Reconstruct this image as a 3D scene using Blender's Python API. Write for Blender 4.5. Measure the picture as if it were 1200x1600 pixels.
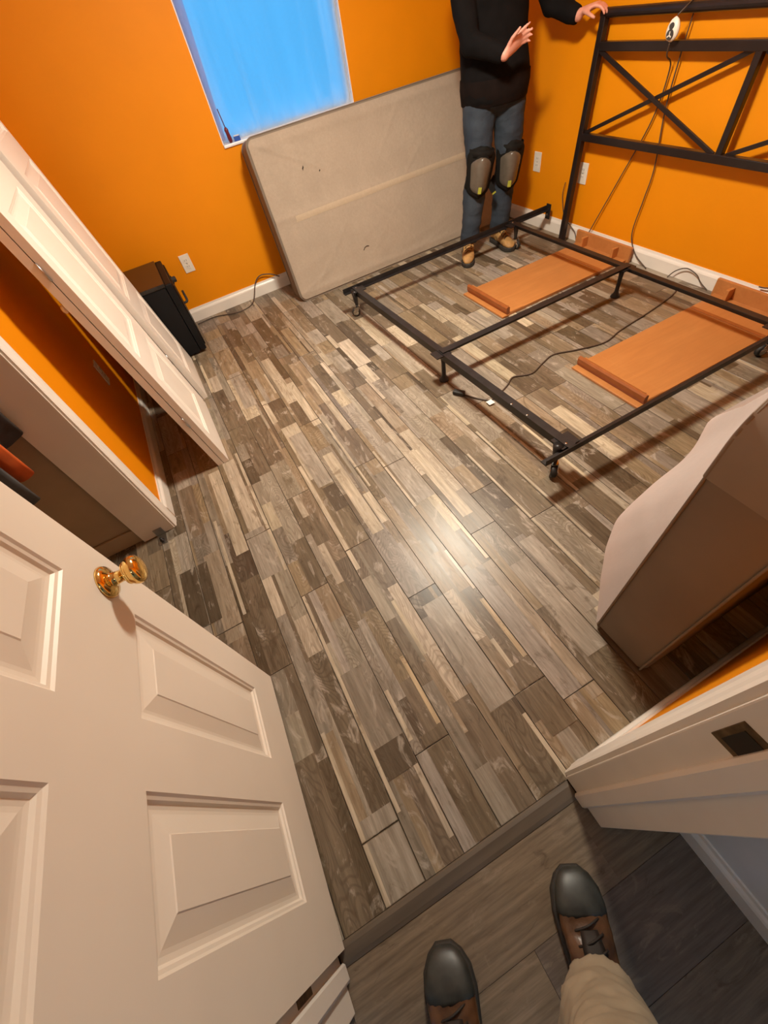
import bpy, bmesh, math, random
from mathutils import Vector, Matrix, Quaternion, noise as mnoise

scene = bpy.context.scene
for o in list(bpy.data.objects):
    bpy.data.objects.remove(o)
COL = scene.collection
V = Vector
PI = math.pi

# ------------------------------------------------------------------ camera
CAM_H = 1.45
R = [[0.8711366807334234, -0.4647980848094802, -0.15837810403648983],
     [-0.4607368806937396, -0.6621415310599312, -0.5910077153592946],
     [0.1698305339135361, 0.5878191330699006, -0.7909653952908394]]
cam_data = bpy.data.cameras.new('camera')
cam_data.sensor_fit = 'HORIZONTAL'
cam_data.sensor_width = 36.0
cam_data.lens = 36.0 * 639.58 / 1200.0
cam_data.clip_start = 0.02
cam = bpy.data.objects.new('camera', cam_data)
COL.objects.link(cam)
cam.matrix_world = Matrix(((R[0][0], -R[1][0], -R[2][0], 0.0),
                           (R[0][1], -R[1][1], -R[2][1], 0.0),
                           (R[0][2], -R[1][2], -R[2][2], CAM_H),
                           (0, 0, 0, 1)))
scene.camera = cam

# ------------------------------------------------------------------ world, exposure
world = bpy.data.worlds.new('world')
scene.world = world
world.use_nodes = True
wn = world.node_tree.nodes
wn['Background'].inputs['Color'].default_value = (0.100, 0.49, 1.0, 1)
wn['Background'].inputs['Strength'].default_value = 2.3
scene.view_settings.view_transform = 'Standard'
scene.view_settings.look = 'None'
scene.view_settings.exposure = 0.0
scene.view_settings.gamma = 1.0
scene.view_settings.use_curve_mapping = False
try:
    scene.cycles.max_bounces = 6
    scene.cycles.diffuse_bounces = 4
    scene.cycles.glossy_bounces = 3
    scene.cycles.transmission_bounces = 4
    scene.cycles.transparent_max_bounces = 8
    scene.cycles.caustics_reflective = False
    scene.cycles.caustics_refractive = False
except AttributeError:
    pass
LAMP_POS = (1.06, 1.78)
LAMP_STRENGTH = 330.0
LAMP_COLOR = (1.0, 0.92, 0.76)

# room extents (metres); camera stands over (0, 0)
XL, XR = -0.58, 2.715
YN, YW = -0.055, 3.635
ZC = 2.44
JL, JR = -0.437, 0.300        # door opening
CLY0, CLY1 = 0.74, 1.583      # closet opening in the left wall
HX = 0.479                    # hall wall

# ------------------------------------------------------------------ materials
def new_mat(name):
    m = bpy.data.materials.new(name)
    m.use_nodes = True
    nt = m.node_tree
    return m, nt, nt.nodes['Principled BSDF']

def mixc(nt, fac, a, b, mode='MIX'):
    n = nt.nodes.new('ShaderNodeMix')
    n.data_type = 'RGBA'
    n.blend_type = mode
    for sock, v in ((n.inputs[0], fac), (n.inputs[6], a), (n.inputs[7], b)):
        if hasattr(v, 'is_output'):
            nt.links.new(v, sock)
        elif isinstance(v, (int, float)):
            sock.default_value = v
        else:
            sock.default_value = (*v, 1) if len(v) == 3 else v
    return n.outputs[2]

def mapping(nt, scale, src='Object', rot=(0, 0, 0)):
    tc = nt.nodes.new('ShaderNodeTexCoord')
    mp = nt.nodes.new('ShaderNodeMapping')
    mp.inputs['Scale'].default_value = scale
    mp.inputs['Rotation'].default_value = rot
    nt.links.new(tc.outputs[src], mp.inputs['Vector'])
    return mp.outputs['Vector']

def noise(nt, vec, scale=1.0, detail=2.0, rough=0.55, dist=0.0):
    n = nt.nodes.new('ShaderNodeTexNoise')
    n.inputs['Scale'].default_value = scale
    n.inputs['Detail'].default_value = detail
    n.inputs['Roughness'].default_value = rough
    n.inputs['Distortion'].default_value = dist
    nt.links.new(vec, n.inputs['Vector'])
    return n.outputs['Fac']

def ramp(nt, fac, a, b, lo=0.0, hi=1.0):
    n = nt.nodes.new('ShaderNodeMapRange')
    n.inputs['From Min'].default_value = a
    n.inputs['From Max'].default_value = b
    n.inputs['To Min'].default_value = lo
    n.inputs['To Max'].default_value = hi
    nt.links.new(fac, n.inputs['Value'])
    return n.outputs['Result']

def bump(nt, bsdf, height, strength=0.2, dist=0.002):
    b = nt.nodes.new('ShaderNodeBump')
    b.inputs['Strength'].default_value = strength
    b.inputs['Distance'].default_value = dist
    nt.links.new(height, b.inputs['Height'])
    nt.links.new(b.outputs['Normal'], bsdf.inputs['Normal'])

def simple(name, color, rough=0.5, metal=0.0, var=0.12, scale=8.0, bmp=0.0, bscale=80.0, bdist=0.001, coat=0.0, spec=None, stretch=(1, 1, 1)):
    m, nt, b = new_mat(name)
    vec = mapping(nt, tuple(scale * s for s in stretch))
    f = noise(nt, vec)
    dark = tuple(c * (1 - var) for c in color)
    light = tuple(min(1, c * (1 + var)) for c in color)
    nt.links.new(mixc(nt, ramp(nt, f, 0.3, 0.7), dark, light), b.inputs['Base Color'])
    b.inputs['Roughness'].default_value = rough
    b.inputs['Metallic'].default_value = metal
    b.inputs['Coat Weight'].default_value = coat
    if spec is not None:
        b.inputs['Specular IOR Level'].default_value = spec
    if bmp:
        bump(nt, b, noise(nt, mapping(nt, tuple(bscale * s for s in stretch)), 1.0, 3), bmp, bdist)
    return m

M = {}
M['orange'] = simple('orange_paint', (0.80, 0.265, 0.0008), 0.55, var=0.03, scale=3, spec=0.25)
M['ceiling'] = simple('ceiling_paint', (0.78, 0.74, 0.68), 0.8, var=0.03)
M['trim'] = simple('white_trim_paint', (0.84, 0.78, 0.71), 0.32, var=0.04, scale=5)
M['door'] = simple('door_paint', (0.84, 0.77, 0.67), 0.36, var=0.03, scale=4)
M['leaf'] = simple('bifold_paint', (0.88, 0.81, 0.73), 0.30, var=0.03, scale=4)
M['leaf_edge'] = simple('bifold_edge', (0.60, 0.47, 0.36), 0.5, var=0.05, scale=10)
M['closet'] = simple('closet_paint', (0.42, 0.31, 0.20), 0.7, var=0.05)
M['hall_wall'] = simple('hall_paint', (0.74, 0.74, 0.75), 0.6, var=0.04)
M['black_metal'] = simple('dark_steel', (0.021, 0.018, 0.018), 0.38, metal=0.25, var=0.25, scale=20)
M['head_metal'] = simple('headboard_steel', (0.020, 0.013, 0.012), 0.30, metal=0.2, var=0.15, scale=12)
M['chrome'] = simple('worn_chrome', (0.55, 0.52, 0.48), 0.22, metal=1.0, var=0.15, scale=40)
M['rubber'] = simple('black_rubber', (0.02, 0.018, 0.016), 0.6)
M['brass'] = simple('polished_brass', (0.86, 0.58, 0.20), 0.12, metal=1.0, var=0.05, scale=30)
M['old_brass'] = simple('aged_brass', (0.16, 0.10, 0.045), 0.45, metal=0.7, var=0.4, scale=60)
M['hole_shade'] = simple('recess_shade', (0.02, 0.014, 0.008), 0.9)  # near-black colour stands in for the shade inside holes, slots and tears
M['plastic_white'] = simple('ivory_plastic', (0.78, 0.72, 0.63), 0.35, var=0.02)
M['plastic_dark'] = simple('dark_plastic', (0.05, 0.045, 0.04), 0.35)
M['cord'] = simple('brown_cord', (0.075, 0.05, 0.035), 0.5)
M['cabinet'] = simple('black_enamel', (0.007, 0.007, 0.008), 0.5, var=0.15, spec=0.2)
M['cabinet_top'] = simple('black_enamel_top_reflect', (0.018, 0.014, 0.012), 0.25, var=0.1)  # lighter and browner than the body: reflected orange put into the colour
M['wood_or'] = None
M['taupe'] = simple('taupe_upholstery', (0.20, 0.155, 0.115), 0.75, var=0.08, scale=5, bmp=0.25, bscale=500, bdist=0.0006)
M['corner_guard'] = simple('taupe_plastic_guard', (0.25, 0.20, 0.155), 0.32, var=0.06)
M['skin'] = simple('skin', (0.66, 0.30, 0.22), 0.5, var=0.10, scale=30)
M['hair'] = simple('dark_hair', (0.04, 0.025, 0.018), 0.6, var=0.3, scale=60, stretch=(1, 1, 0.2))
M['eye'] = simple('eye', (0.7, 0.68, 0.65), 0.2)
M['shirt'] = simple('black_knit', (0.0055, 0.0045, 0.0045), 0.9, var=0.2, scale=20, bmp=0.3, bscale=250, spec=0.12)
M['shirt_hem'] = simple('dark_brown_hem', (0.010, 0.006, 0.005), 0.9, var=0.2, scale=20, spec=0.12)
M['pad'] = simple('pad_foam', (0.008, 0.007, 0.006), 0.8, var=0.2, scale=30, spec=0.15)
M['pad_shell'] = simple('pad_shell', (0.105, 0.085, 0.065), 0.25, var=0.1, scale=30)
M['lime'] = simple('lime_tab', (0.35, 0.36, 0.04), 0.5)
M['boot_tan'] = simple('tan_leather', (0.40, 0.22, 0.075), 0.6, var=0.25, scale=25, bmp=0.3, bscale=120)
M['boot_brown'] = simple('brown_leather', (0.085, 0.036, 0.014), 0.33, var=0.45, scale=22, bmp=0.5, bscale=45, bdist=0.003)
M['boot_toe'] = simple('scuffed_toe', (0.030, 0.030, 0.026), 0.42, var=0.35, scale=40)
M['sole'] = simple('boot_sole', (0.028, 0.024, 0.020), 0.7)
M['lace'] = simple('boot_lace', (0.02, 0.012, 0.008), 0.7)
M['khaki'] = simple('khaki_cloth', (0.34, 0.26, 0.175), 0.8, var=0.12, scale=12, bmp=0.4, bscale=30, bdist=0.004)
M['jacket'] = simple('dark_jacket', (0.06, 0.06, 0.065), 0.8)
M['cl_orange'] = simple('orange_cloth', (0.62, 0.11, 0.015), 0.7, var=0.2, scale=15)
M['cl_dark'] = simple('dark_cloth', (0.03, 0.024, 0.022), 0.8, var=0.2, scale=15)
M['cl_grey'] = simple('grey_cloth', (0.075, 0.075, 0.08), 0.8, var=0.2, scale=15)
M['wood_pole'] = simple('closet_pole', (0.35, 0.22, 0.12), 0.5)
M['red_plastic'] = simple('dark_red_plastic', (0.14, 0.012, 0.02), 0.35)
M['blue_plastic'] = simple('blue_plastic', (0.03, 0.10, 0.45), 0.35)
M['steel'] = simple('steel', (0.5, 0.5, 0.5), 0.3, metal=1.0)
M['paper'] = simple('paper_tag', (0.85, 0.80, 0.70), 0.7, var=0.02)
M['vinyl'] = simple('window_vinyl', (0.85, 0.83, 0.86), 0.35, var=0.02)
M['subfloor'] = simple('floor_joint', (0.035, 0.026, 0.018), 0.9)
M['threshold'] = None

def mat_jeans():
    m, nt, b = new_mat('blue_jeans')
    f = noise(nt, mapping(nt, (7, 7, 4)), 1, 4)
    g = noise(nt, mapping(nt, (260, 260, 60)), 1, 2)
    c = mixc(nt, ramp(nt, f, 0.35, 0.68), (0.010, 0.018, 0.033), (0.036, 0.048, 0.064))
    c = mixc(nt, ramp(nt, g, 0.3, 0.7, 0, 0.5), c, (0.022, 0.032, 0.048))
    nt.links.new(c, b.inputs['Base Color'])
    b.inputs['Roughness'].default_value = 0.85
    bump(nt, b, noise(nt, mapping(nt, (18, 18, 30)), 1, 3, dist=1.0), 0.45, 0.01)
    return m
M['jeans'] = mat_jeans()

def mat_cover(name, base, patch):
    m, nt, b = new_mat(name)
    f = noise(nt, mapping(nt, (5, 5, 5)), 1, 5, 0.6)
    g = noise(nt, mapping(nt, (70, 70, 70)), 1, 4, 0.7)
    c = mixc(nt, ramp(nt, f, 0.35, 0.7), base, patch)
    c = mixc(nt, ramp(nt, g, 0.3, 0.7, 0, 0.35), c, tuple(x * 0.72 for x in base))
    nt.links.new(c, b.inputs['Base Color'])
    b.inputs['Roughness'].default_value = 0.85
    bump(nt, b, noise(nt, mapping(nt, (45, 45, 45)), 1, 5, 0.6), 0.35, 0.004)
    return m
M['dust'] = mat_cover('dust_cover_beige', (0.385, 0.31, 0.24), (0.435, 0.35, 0.27))
M['slat_show'] = mat_cover('dust_cover_over_slat', (0.50, 0.395, 0.285), (0.53, 0.42, 0.305))
M['dust_pink'] = mat_cover('dust_cover_pale', (0.60, 0.50, 0.46), (0.68, 0.58, 0.53))
def make_translucent(m, fac, col):
    nt = m.node_tree; out = next(n for n in nt.nodes if n.type == 'OUTPUT_MATERIAL'); b = nt.nodes['Principled BSDF']
    tl = nt.nodes.new('ShaderNodeBsdfTranslucent'); tl.inputs[0].default_value = (*col, 1)
    mx = nt.nodes.new('ShaderNodeMixShader'); mx.inputs[0].default_value = fac
    nt.links.new(b.outputs[0], mx.inputs[1]); nt.links.new(tl.outputs[0], mx.inputs[2]); nt.links.new(mx.outputs[0], out.inputs[0])
make_translucent(M['dust_pink'], 0.55, (0.80, 0.70, 0.66))

def mat_wood_orange():
    m, nt, b = new_mat('orange_veneer')
    f = noise(nt, mapping(nt, (3, 26, 26)), 1, 5, 0.6, 0.6)
    g = noise(nt, mapping(nt, (4, 4, 4)), 1, 3)
    c = mixc(nt, ramp(nt, f, 0.3, 0.7), (0.44, 0.175, 0.050), (0.54, 0.225, 0.068))
    c = mixc(nt, ramp(nt, g, 0.35, 0.7, 0, 0.5), c, (0.42, 0.155, 0.04))
    nt.links.new(c, b.inputs['Base Color'])
    b.inputs['Roughness'].default_value = 0.38
    bump(nt, b, f, 0.08, 0.001)
    return m
M['wood_or'] = mat_wood_orange()
M['wood_dk'] = simple('dark_orange_veneer', (0.30, 0.085, 0.018), 0.45, var=0.12, scale=20)

def mat_plank(name='rustic_laminate', hall=False):
    m, nt, b = new_mat(name)
    at = nt.nodes.new('ShaderNodeAttribute')
    at.attribute_name = 'Col'
    geo = nt.nodes.new('ShaderNodeNewGeometry')
    rnd = nt.nodes.new('ShaderNodeVectorMath'); rnd.operation = 'SCALE'
    rnd.inputs[0].default_value = (17.0, 31.0, 53.0)
    nt.links.new(at.outputs['Alpha'], rnd.inputs['Scale'])
    def vec(sx, sy):
        if hall:
            sx, sy = sy, sx
        mu = nt.nodes.new('ShaderNodeVectorMath'); mu.operation = 'MULTIPLY'
        mu.inputs[1].default_value = (sx, sy, 0)
        nt.links.new(geo.outputs['Position'], mu.inputs[0])
        ad = nt.nodes.new('ShaderNodeVectorMath'); ad.operation = 'ADD'
        nt.links.new(mu.outputs[0], ad.inputs[0]); nt.links.new(rnd.outputs[0], ad.inputs[1])
        return ad.outputs[0]
    col = at.outputs['Color']
    g1 = noise(nt, vec(75, 5.0), 1, 4, 0.62, 0.0)
    g2 = noise(nt, vec(240, 12), 1, 1.5, 0.6)
    blot = noise(nt, vec(16, 6.0), 1, 5, 0.70, 1.2)
    blot2 = noise(nt, vec(34, 9.0), 1, 3, 0.66, 0.0)
    def mul(x, k):
        n = nt.nodes.new('ShaderNodeMath'); n.operation = 'MULTIPLY'
        nt.links.new(x, n.inputs[0])
        if hasattr(k, 'is_output'):
            nt.links.new(k, n.inputs[1])
        else:
            n.inputs[1].default_value = k
        return n.outputs[0]
    c = mixc(nt, 1.0, col, mixc(nt, ramp(nt, g1, 0.28, 0.74), (0.62, 0.60, 0.57), (1.34, 1.34, 1.34)), 'MULTIPLY')
    c = mixc(nt, ramp(nt, g2, 0.45, 0.75, 0.0, 0.35), c, mixc(nt, 1.0, col, (0.55, 0.52, 0.48), 'MULTIPLY'))
    # dark worn patches and pale scraped smears with ragged edges
    c = mixc(nt, ramp(nt, blot, 0.42, 0.33, 0.0, 0.70), c, mixc(nt, 1.0, col, (0.42, 0.37, 0.31), 'MULTIPLY'))
    c = mixc(nt, ramp(nt, blot2, 0.56, 0.68, 0.0, 0.30), c, mixc(nt, 1.0, col, (0.55, 0.50, 0.44), 'MULTIPLY'))
    c = mixc(nt, ramp(nt, blot, 0.57, 0.66, 0.0, 0.62 if not hall else 0.40), c, (0.46, 0.395, 0.325) if not hall else (0.30, 0.235, 0.175))
    # cathedral grain: contour lines of a stretched noise, on some pieces
    cn = noise(nt, vec(15, 4.2), 1, 0.6, 0.4, 0.25)
    sn = nt.nodes.new('ShaderNodeMath'); sn.operation = 'SINE'
    nt.links.new(mul(cn, 150.0), sn.inputs[0])
    mask = ramp(nt, at.outputs['Alpha'], 0.60, 0.64, 0.0, 0.48 if not hall else 0.0)
    c = mixc(nt, mul(ramp(nt, sn.outputs[0], 0.1, 0.9), mask), c, mixc(nt, 1.0, col, (0.50, 0.45, 0.40), 'MULTIPLY'))
    nt.links.new(c, b.inputs['Base Color'])
    nt.links.new(ramp(nt, g1, 0.2, 0.8, 0.30 if not hall else 0.42, 0.42 if not hall else 0.55), b.inputs['Roughness'])
    b.inputs['Specular IOR Level'].default_value = 0.42
    return m
M['plank'] = mat_plank()
M['plank_hall'] = mat_plank('hall_vinyl_plank', True)
M['threshold'] = simple('threshold_strip', (0.105, 0.078, 0.055), 0.5, var=0.2, scale=14, stretch=(0.3, 3, 1))

def mat_film():
    m = bpy.data.materials.new('plastic_film'); m.use_nodes = True
    nt = m.node_tree; nt.nodes.clear()
    out = nt.nodes.new('ShaderNodeOutputMaterial')
    tr = nt.nodes.new('ShaderNodeBsdfTransparent'); tr.inputs[0].default_value = (0.93, 0.95, 0.97, 1)
    tl = nt.nodes.new('ShaderNodeBsdfTranslucent'); tl.inputs[0].default_value = (0.92, 0.95, 0.95, 1)
    n = noise(nt, mapping(nt, (5, 5, 1.2)), 1, 3, 0.5, 0.6)
    m1 = nt.nodes.new('ShaderNodeMixShader')
    nt.links.new(ramp(nt, n, 0.30, 0.72, 0.88, 0.98), m1.inputs[0])
    nt.links.new(tr.outputs[0], m1.inputs[1]); nt.links.new(tl.outputs[0], m1.inputs[2])
    nt.links.new(m1.outputs[0], out.inputs[0])
    return m
M['film'] = mat_film()

def mat_edge_band():
    m = bpy.data.materials.new('film_lavender_band'); m.use_nodes = True
    nt = m.node_tree; nt.nodes.clear()
    out = nt.nodes.new('ShaderNodeOutputMaterial')
    tl = nt.nodes.new('ShaderNodeBsdfTranslucent'); df = nt.nodes.new('ShaderNodeBsdfDiffuse')
    tl.inputs[0].default_value = (0.95, 0.80, 0.92, 1)  # lavender cast of the blue-lit edge put into the strip's own colour
    n = noise(nt, mapping(nt, (12, 12, 2)), 1, 3)
    nt.links.new(mixc(nt, ramp(nt, n, 0.3, 0.7), (0.18, 0.15, 0.19), (0.26, 0.22, 0.27)), df.inputs[0])
    mx = nt.nodes.new('ShaderNodeMixShader'); mx.inputs[0].default_value = 0.25
    nt.links.new(tl.outputs[0], mx.inputs[1]); nt.links.new(df.outputs[0], mx.inputs[2]); nt.links.new(mx.outputs[0], out.inputs[0])
    return m
M['film_edge_band'] = mat_edge_band()

def mat_glass():
    m = bpy.data.materials.new('window_glass'); m.use_nodes = True
    nt = m.node_tree; nt.nodes.clear()
    out = nt.nodes.new('ShaderNodeOutputMaterial')
    tr = nt.nodes.new('ShaderNodeBsdfTransparent'); tr.inputs[0].default_value = (0.96, 0.98, 0.98, 1)
    gl = nt.nodes.new('ShaderNodeBsdfGlossy'); gl.inputs['Roughness'].default_value = 0.02
    fr = nt.nodes.new('ShaderNodeFresnel'); fr.inputs[0].default_value = 1.45
    mx = nt.nodes.new('ShaderNodeMixShader')
    nt.links.new(fr.outputs[0], mx.inputs[0]); nt.links.new(tr.outputs[0], mx.inputs[1]); nt.links.new(gl.outputs[0], mx.inputs[2])
    nt.links.new(mx.outputs[0], out.inputs[0])
    return m
M['glass'] = mat_glass()

def mat_bulb(name='lit_frosted_glass', strength=LAMP_STRENGTH):
    m, nt, b = new_mat(name)
    b.inputs['Emission Color'].default_value = (*LAMP_COLOR, 1)
    b.inputs['Emission Strength'].default_value = strength
    b.inputs['Base Color'].default_value = (0.9, 0.9, 0.9, 1)
    return m
M['bulb'] = mat_bulb()
M['bulb_added'] = mat_bulb('added_hall_glow', 26.0)  # glow of the fill light added in the hall

# ------------------------------------------------------------------ mesh helpers
WORLD = {}

class MB:
    def __init__(self):
        self.v = []; self.f = []; self.c = []; self.cols = None

    def quad(self, *pts):
        n = len(self.v); self.v += [V(p) for p in pts]; self.f.append(tuple(range(n, n + len(pts))))
        return self

    def box(self, x0, x1, y0, y1, z0, z1):
        n = len(self.v)
        self.v += [V((x, y, z)) for z in (z0, z1) for y in (y0, y1) for x in (x0, x1)]
        for q in ((0, 2, 3, 1), (4, 5, 7, 6), (0, 1, 5, 4), (2, 6, 7, 3), (0, 4, 6, 2), (1, 3, 7, 5)):
            self.f.append(tuple(n + i for i in q))
        return self

    def bar(self, p0, p1, w, h, up=(0, 0, 1)):
        p0, p1 = V(p0), V(p1); d = (p1 - p0).normalized(); up = V(up)
        s = d.cross(up).normalized(); u = s.cross(d).normalized()
        n = len(self.v)
        for p in (p0, p1):
            for a, b in ((-1, -1), (1, -1), (1, 1), (-1, 1)):
                self.v.append(p + s * (a * w / 2) + u * (b * h / 2))
        for q in ((3, 2, 1, 0), (4, 5, 6, 7), (0, 1, 5, 4), (1, 2, 6, 5), (2, 3, 7, 6), (3, 0, 4, 7)):
            self.f.append(tuple(n + i for i in q))
        return self

    def loft(self, rings, cap=True):
        n0 = len(self.v); k = len(rings[0])
        for r in rings:
            self.v += [V(p) for p in r]
        for i in range(len(rings) - 1):
            for j in range(k):
                a = n0 + i * k + j; b = n0 + i * k + (j + 1) % k
                self.f.append((a, b, b + k, a + k))
        if cap:
            self.f.append(tuple(n0 + j for j in reversed(range(k))))
            m = n0 + (len(rings) - 1) * k
            self.f.append(tuple(m + j for j in range(k)))
        return self

    def tube(self, pts, r, n=10, rnd=False, flat=1.0, ref=None):
        pts = [V(p) for p in pts]
        rs = list(r) if hasattr(r, '__len__') else [r] * len(pts)
        if rnd:
            d0 = (pts[0] - pts[1]).normalized(); d1 = (pts[-1] - pts[-2]).normalized()
            a = [(pts[0] + d0 * rs[0] * t, rs[0] * math.sqrt(max(0.02, 1 - t * t))) for t in (0.97, 0.8, 0.5)]
            b = [(pts[-1] + d1 * rs[-1] * t, rs[-1] * math.sqrt(max(0.02, 1 - t * t))) for t in (0.5, 0.8, 0.97)]
            pts = [p for p, _ in a] + pts + [p for p, _ in b]
            rs = [q for _, q in a] + rs + [q for _, q in b]
        rings = []
        u = None
        for i, p in enumerate(pts):
            d = (pts[min(i + 1, len(pts) - 1)] - pts[max(i - 1, 0)]).normalized()
            if u is None:
                up = V(ref) if ref else (V((0, 0, 1)) if abs(d.z) < 0.9 else V((0, 1, 0)))
                u = (up - d * up.dot(d)).normalized()
            else:
                u = (u - d * u.dot(d)).normalized()
            s = d.cross(u)
            rings.append([p + u * (math.sin(t) * rs[i] * flat) + s * (math.cos(t) * rs[i]) for t in [2 * PI * j / n for j in range(n)]])
        return self.loft(rings)

    def lathe(self, prof, origin, axis, n=24):
        o = V(origin); a = V(axis).normalized()
        up = V((0, 0, 1)) if abs(a.z) < 0.9 else V((1, 0, 0))
        u = (up - a * up.dot(a)).normalized(); s = a.cross(u)
        rings = [[o + a * h + (u * math.cos(t) + s * math.sin(t)) * max(r, 1e-4) for t in [2 * PI * j / n for j in range(n)]] for r, h in prof]
        return self.loft(rings)

    def ell(self, c, rx, ry, rz, n=16, m=10, yaw=0.0):
        c = V(c); rings = []
        cy, sy = math.cos(yaw), math.sin(yaw)
        for i in range(m + 1):
            ph = -PI / 2 + PI * (i + 0.02) / (m + 0.04)
            ring = []
            for j in range(n):
                t = 2 * PI * j / n
                x, y = rx * math.cos(ph) * math.cos(t), ry * math.cos(ph) * math.sin(t)
                ring.append(c + V((x * cy - y * sy, x * sy + y * cy, rz * math.sin(ph))))
            rings.append(ring)
        return self.loft(rings)

    def grid(self, fn, nu, nv, thick=None):
        """surface fn(u,v) -> point, u,v in 0..1; closed into a sheet when thick is a function (u,v)->point"""
        n0 = len(self.v)
        for j in range(nv + 1):
            for i in range(nu + 1):
                self.v.append(V(fn(i / nu, j / nv)))
        for j in range(nv):
            for i in range(nu):
                a = n0 + j * (nu + 1) + i
                self.f.append((a, a + 1, a + nu + 2, a + nu + 1))
        return self

    def build(self, name, mat, parent=None, smooth=False, bevel=0.0, seg=2, local=False, subsurf=0, solid=0.0):
        PM = WORLD[parent.name] if parent else Matrix.Identity(4)
        inv = PM.inverted()
        vs = [tuple(p) for p in self.v] if local else [tuple(inv @ p) for p in self.v]
        if parent is None:
            n = len(vs)
            c = V((sum(p[0] for p in vs) / n, sum(p[1] for p in vs) / n, min(p[2] for p in vs)))
            vs = [tuple(V(p) - c) for p in vs]
        me = bpy.data.meshes.new(name)
        me.from_pydata(vs, [], self.f)
        if self.cols is not None:
            at = me.color_attributes.new('Col', 'FLOAT_COLOR', 'CORNER')
            k = 0
            for fi, f in enumerate(self.f):
                for _ in f:
                    at.data[k].color = self.cols[fi]; k += 1
        else:
            bm = bmesh.new(); bm.from_mesh(me)
            bmesh.ops.recalc_face_normals(bm, faces=bm.faces)
            bm.to_mesh(me); bm.free()
        me.materials.append(mat)
        if smooth:
            me.polygons.foreach_set('use_smooth', [True] * len(me.polygons))
            if smooth == 'auto':
                me.set_sharp_from_angle(angle=math.radians(32))
        ob = bpy.data.objects.new(name, me)
        COL.objects.link(ob)
        if parent:
            ob.parent = parent
        else:
            ob.location = c
        WORLD[ob.name] = PM.copy() if parent else Matrix.Translation(c)
        if solid:
            s = ob.modifiers.new('solid', 'SOLIDIFY'); s.thickness = solid; s.offset = 0
        if bevel:
            b = ob.modifiers.new('bevel', 'BEVEL'); b.width = bevel; b.segments = seg; b.limit_method = 'ANGLE'
            b.angle_limit = math.radians(40)
        if subsurf:
            s = ob.modifiers.new('sub', 'SUBSURF'); s.levels = subsurf; s.render_levels = subsurf
        return ob

def empty(name, loc, rot=None):
    e = bpy.data.objects.new(name, None)
    COL.objects.link(e)
    e.empty_display_size = 0.1
    mw = Matrix.Translation(V(loc))
    if rot is not None:
        mw = mw @ rot.to_4x4()
    e.matrix_world = mw
    WORLD[e.name] = mw
    return e

def tag(o, label, cat, group=None):
    o['label'] = label; o['category'] = cat
    if group:
        o['group'] = group
    return o

def struct(o):
    o['kind'] = 'structure'
    return o

def organic(mb, name, mat, parent, voxel, smooth=4, wrinkle=None):
    """voxel-remesh overlapping volumes into one continuous surface"""
    ob = mb.build(name, mat, parent, smooth=True)
    r = ob.modifiers.new('re', 'REMESH'); r.mode = 'VOXEL'; r.voxel_size = voxel; r.use_smooth_shade = True
    if smooth:
        s = ob.modifiers.new('sm', 'SMOOTH'); s.iterations = smooth; s.factor = 0.5
    bpy.context.view_layer.update()
    dg = bpy.context.evaluated_depsgraph_get()
    me = bpy.data.meshes.new_from_object(ob.evaluated_get(dg))
    old = ob.data
    ob.modifiers.clear()
    ob.data = me
    bpy.data.meshes.remove(old)
    me.name = name
    if wrinkle:
        amp, sc = wrinkle
        n = len(me.vertices)
        co = [0.0] * (3 * n); nr = [0.0] * (3 * n)
        me.vertices.foreach_get('co', co); me.vertices.foreach_get('normal', nr)
        nz = mnoise.noise
        for k in range(0, 3 * n, 3):
            x, y, z = co[k] * sc[0], co[k + 1] * sc[1], co[k + 2] * sc[2]
            d = amp * (nz((x, y, z)) + 0.5 * nz((x * 2.3 + 5, y * 2.3, z * 2.3)))
            co[k] += nr[k] * d; co[k + 1] += nr[k + 1] * d; co[k + 2] += nr[k + 2] * d
        me.vertices.foreach_set('co', co)
        me.update()
    if not me.materials:
        me.materials.append(mat)
    me.polygons.foreach_set('use_smooth', [True] * len(me.polygons))
    return ob

def smooth_path(pts, n=8):
    pts = [V(p) for p in pts]; out = []
    P = [pts[0]] + pts + [pts[-1]]
    for i in range(1, len(P) - 2):
        for k in range(n):
            t = k / n
            a, b, c, d = P[i - 1], P[i], P[i + 1], P[i + 2]
            out.append(0.5 * ((2 * b) + (c - a) * t + (2 * a - 5 * b + 4 * c - d) * t * t + (3 * b - a - 3 * c + d) * t ** 3))
    out.append(pts[-1])
    return out

# ------------------------------------------------------------------ the setting: floor
rng = random.Random(11)
floor = struct(MB().box(-1.32, XR + 0.12, -0.075, YW + 0.14, -0.16, -0.0085).build('floor', M['subfloor']))
PALE = (0.47, 0.395, 0.295); TAN = (0.265, 0.200, 0.130); GREY = (0.245, 0.205, 0.160)
MID = (0.165, 0.125, 0.083); DARK = (0.105, 0.077, 0.050); LGREY = (0.32, 0.275, 0.222)
PALETTE = [PALE, LGREY, TAN, TAN, TAN, GREY, GREY, MID, MID, MID, MID, DARK, LGREY]
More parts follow.
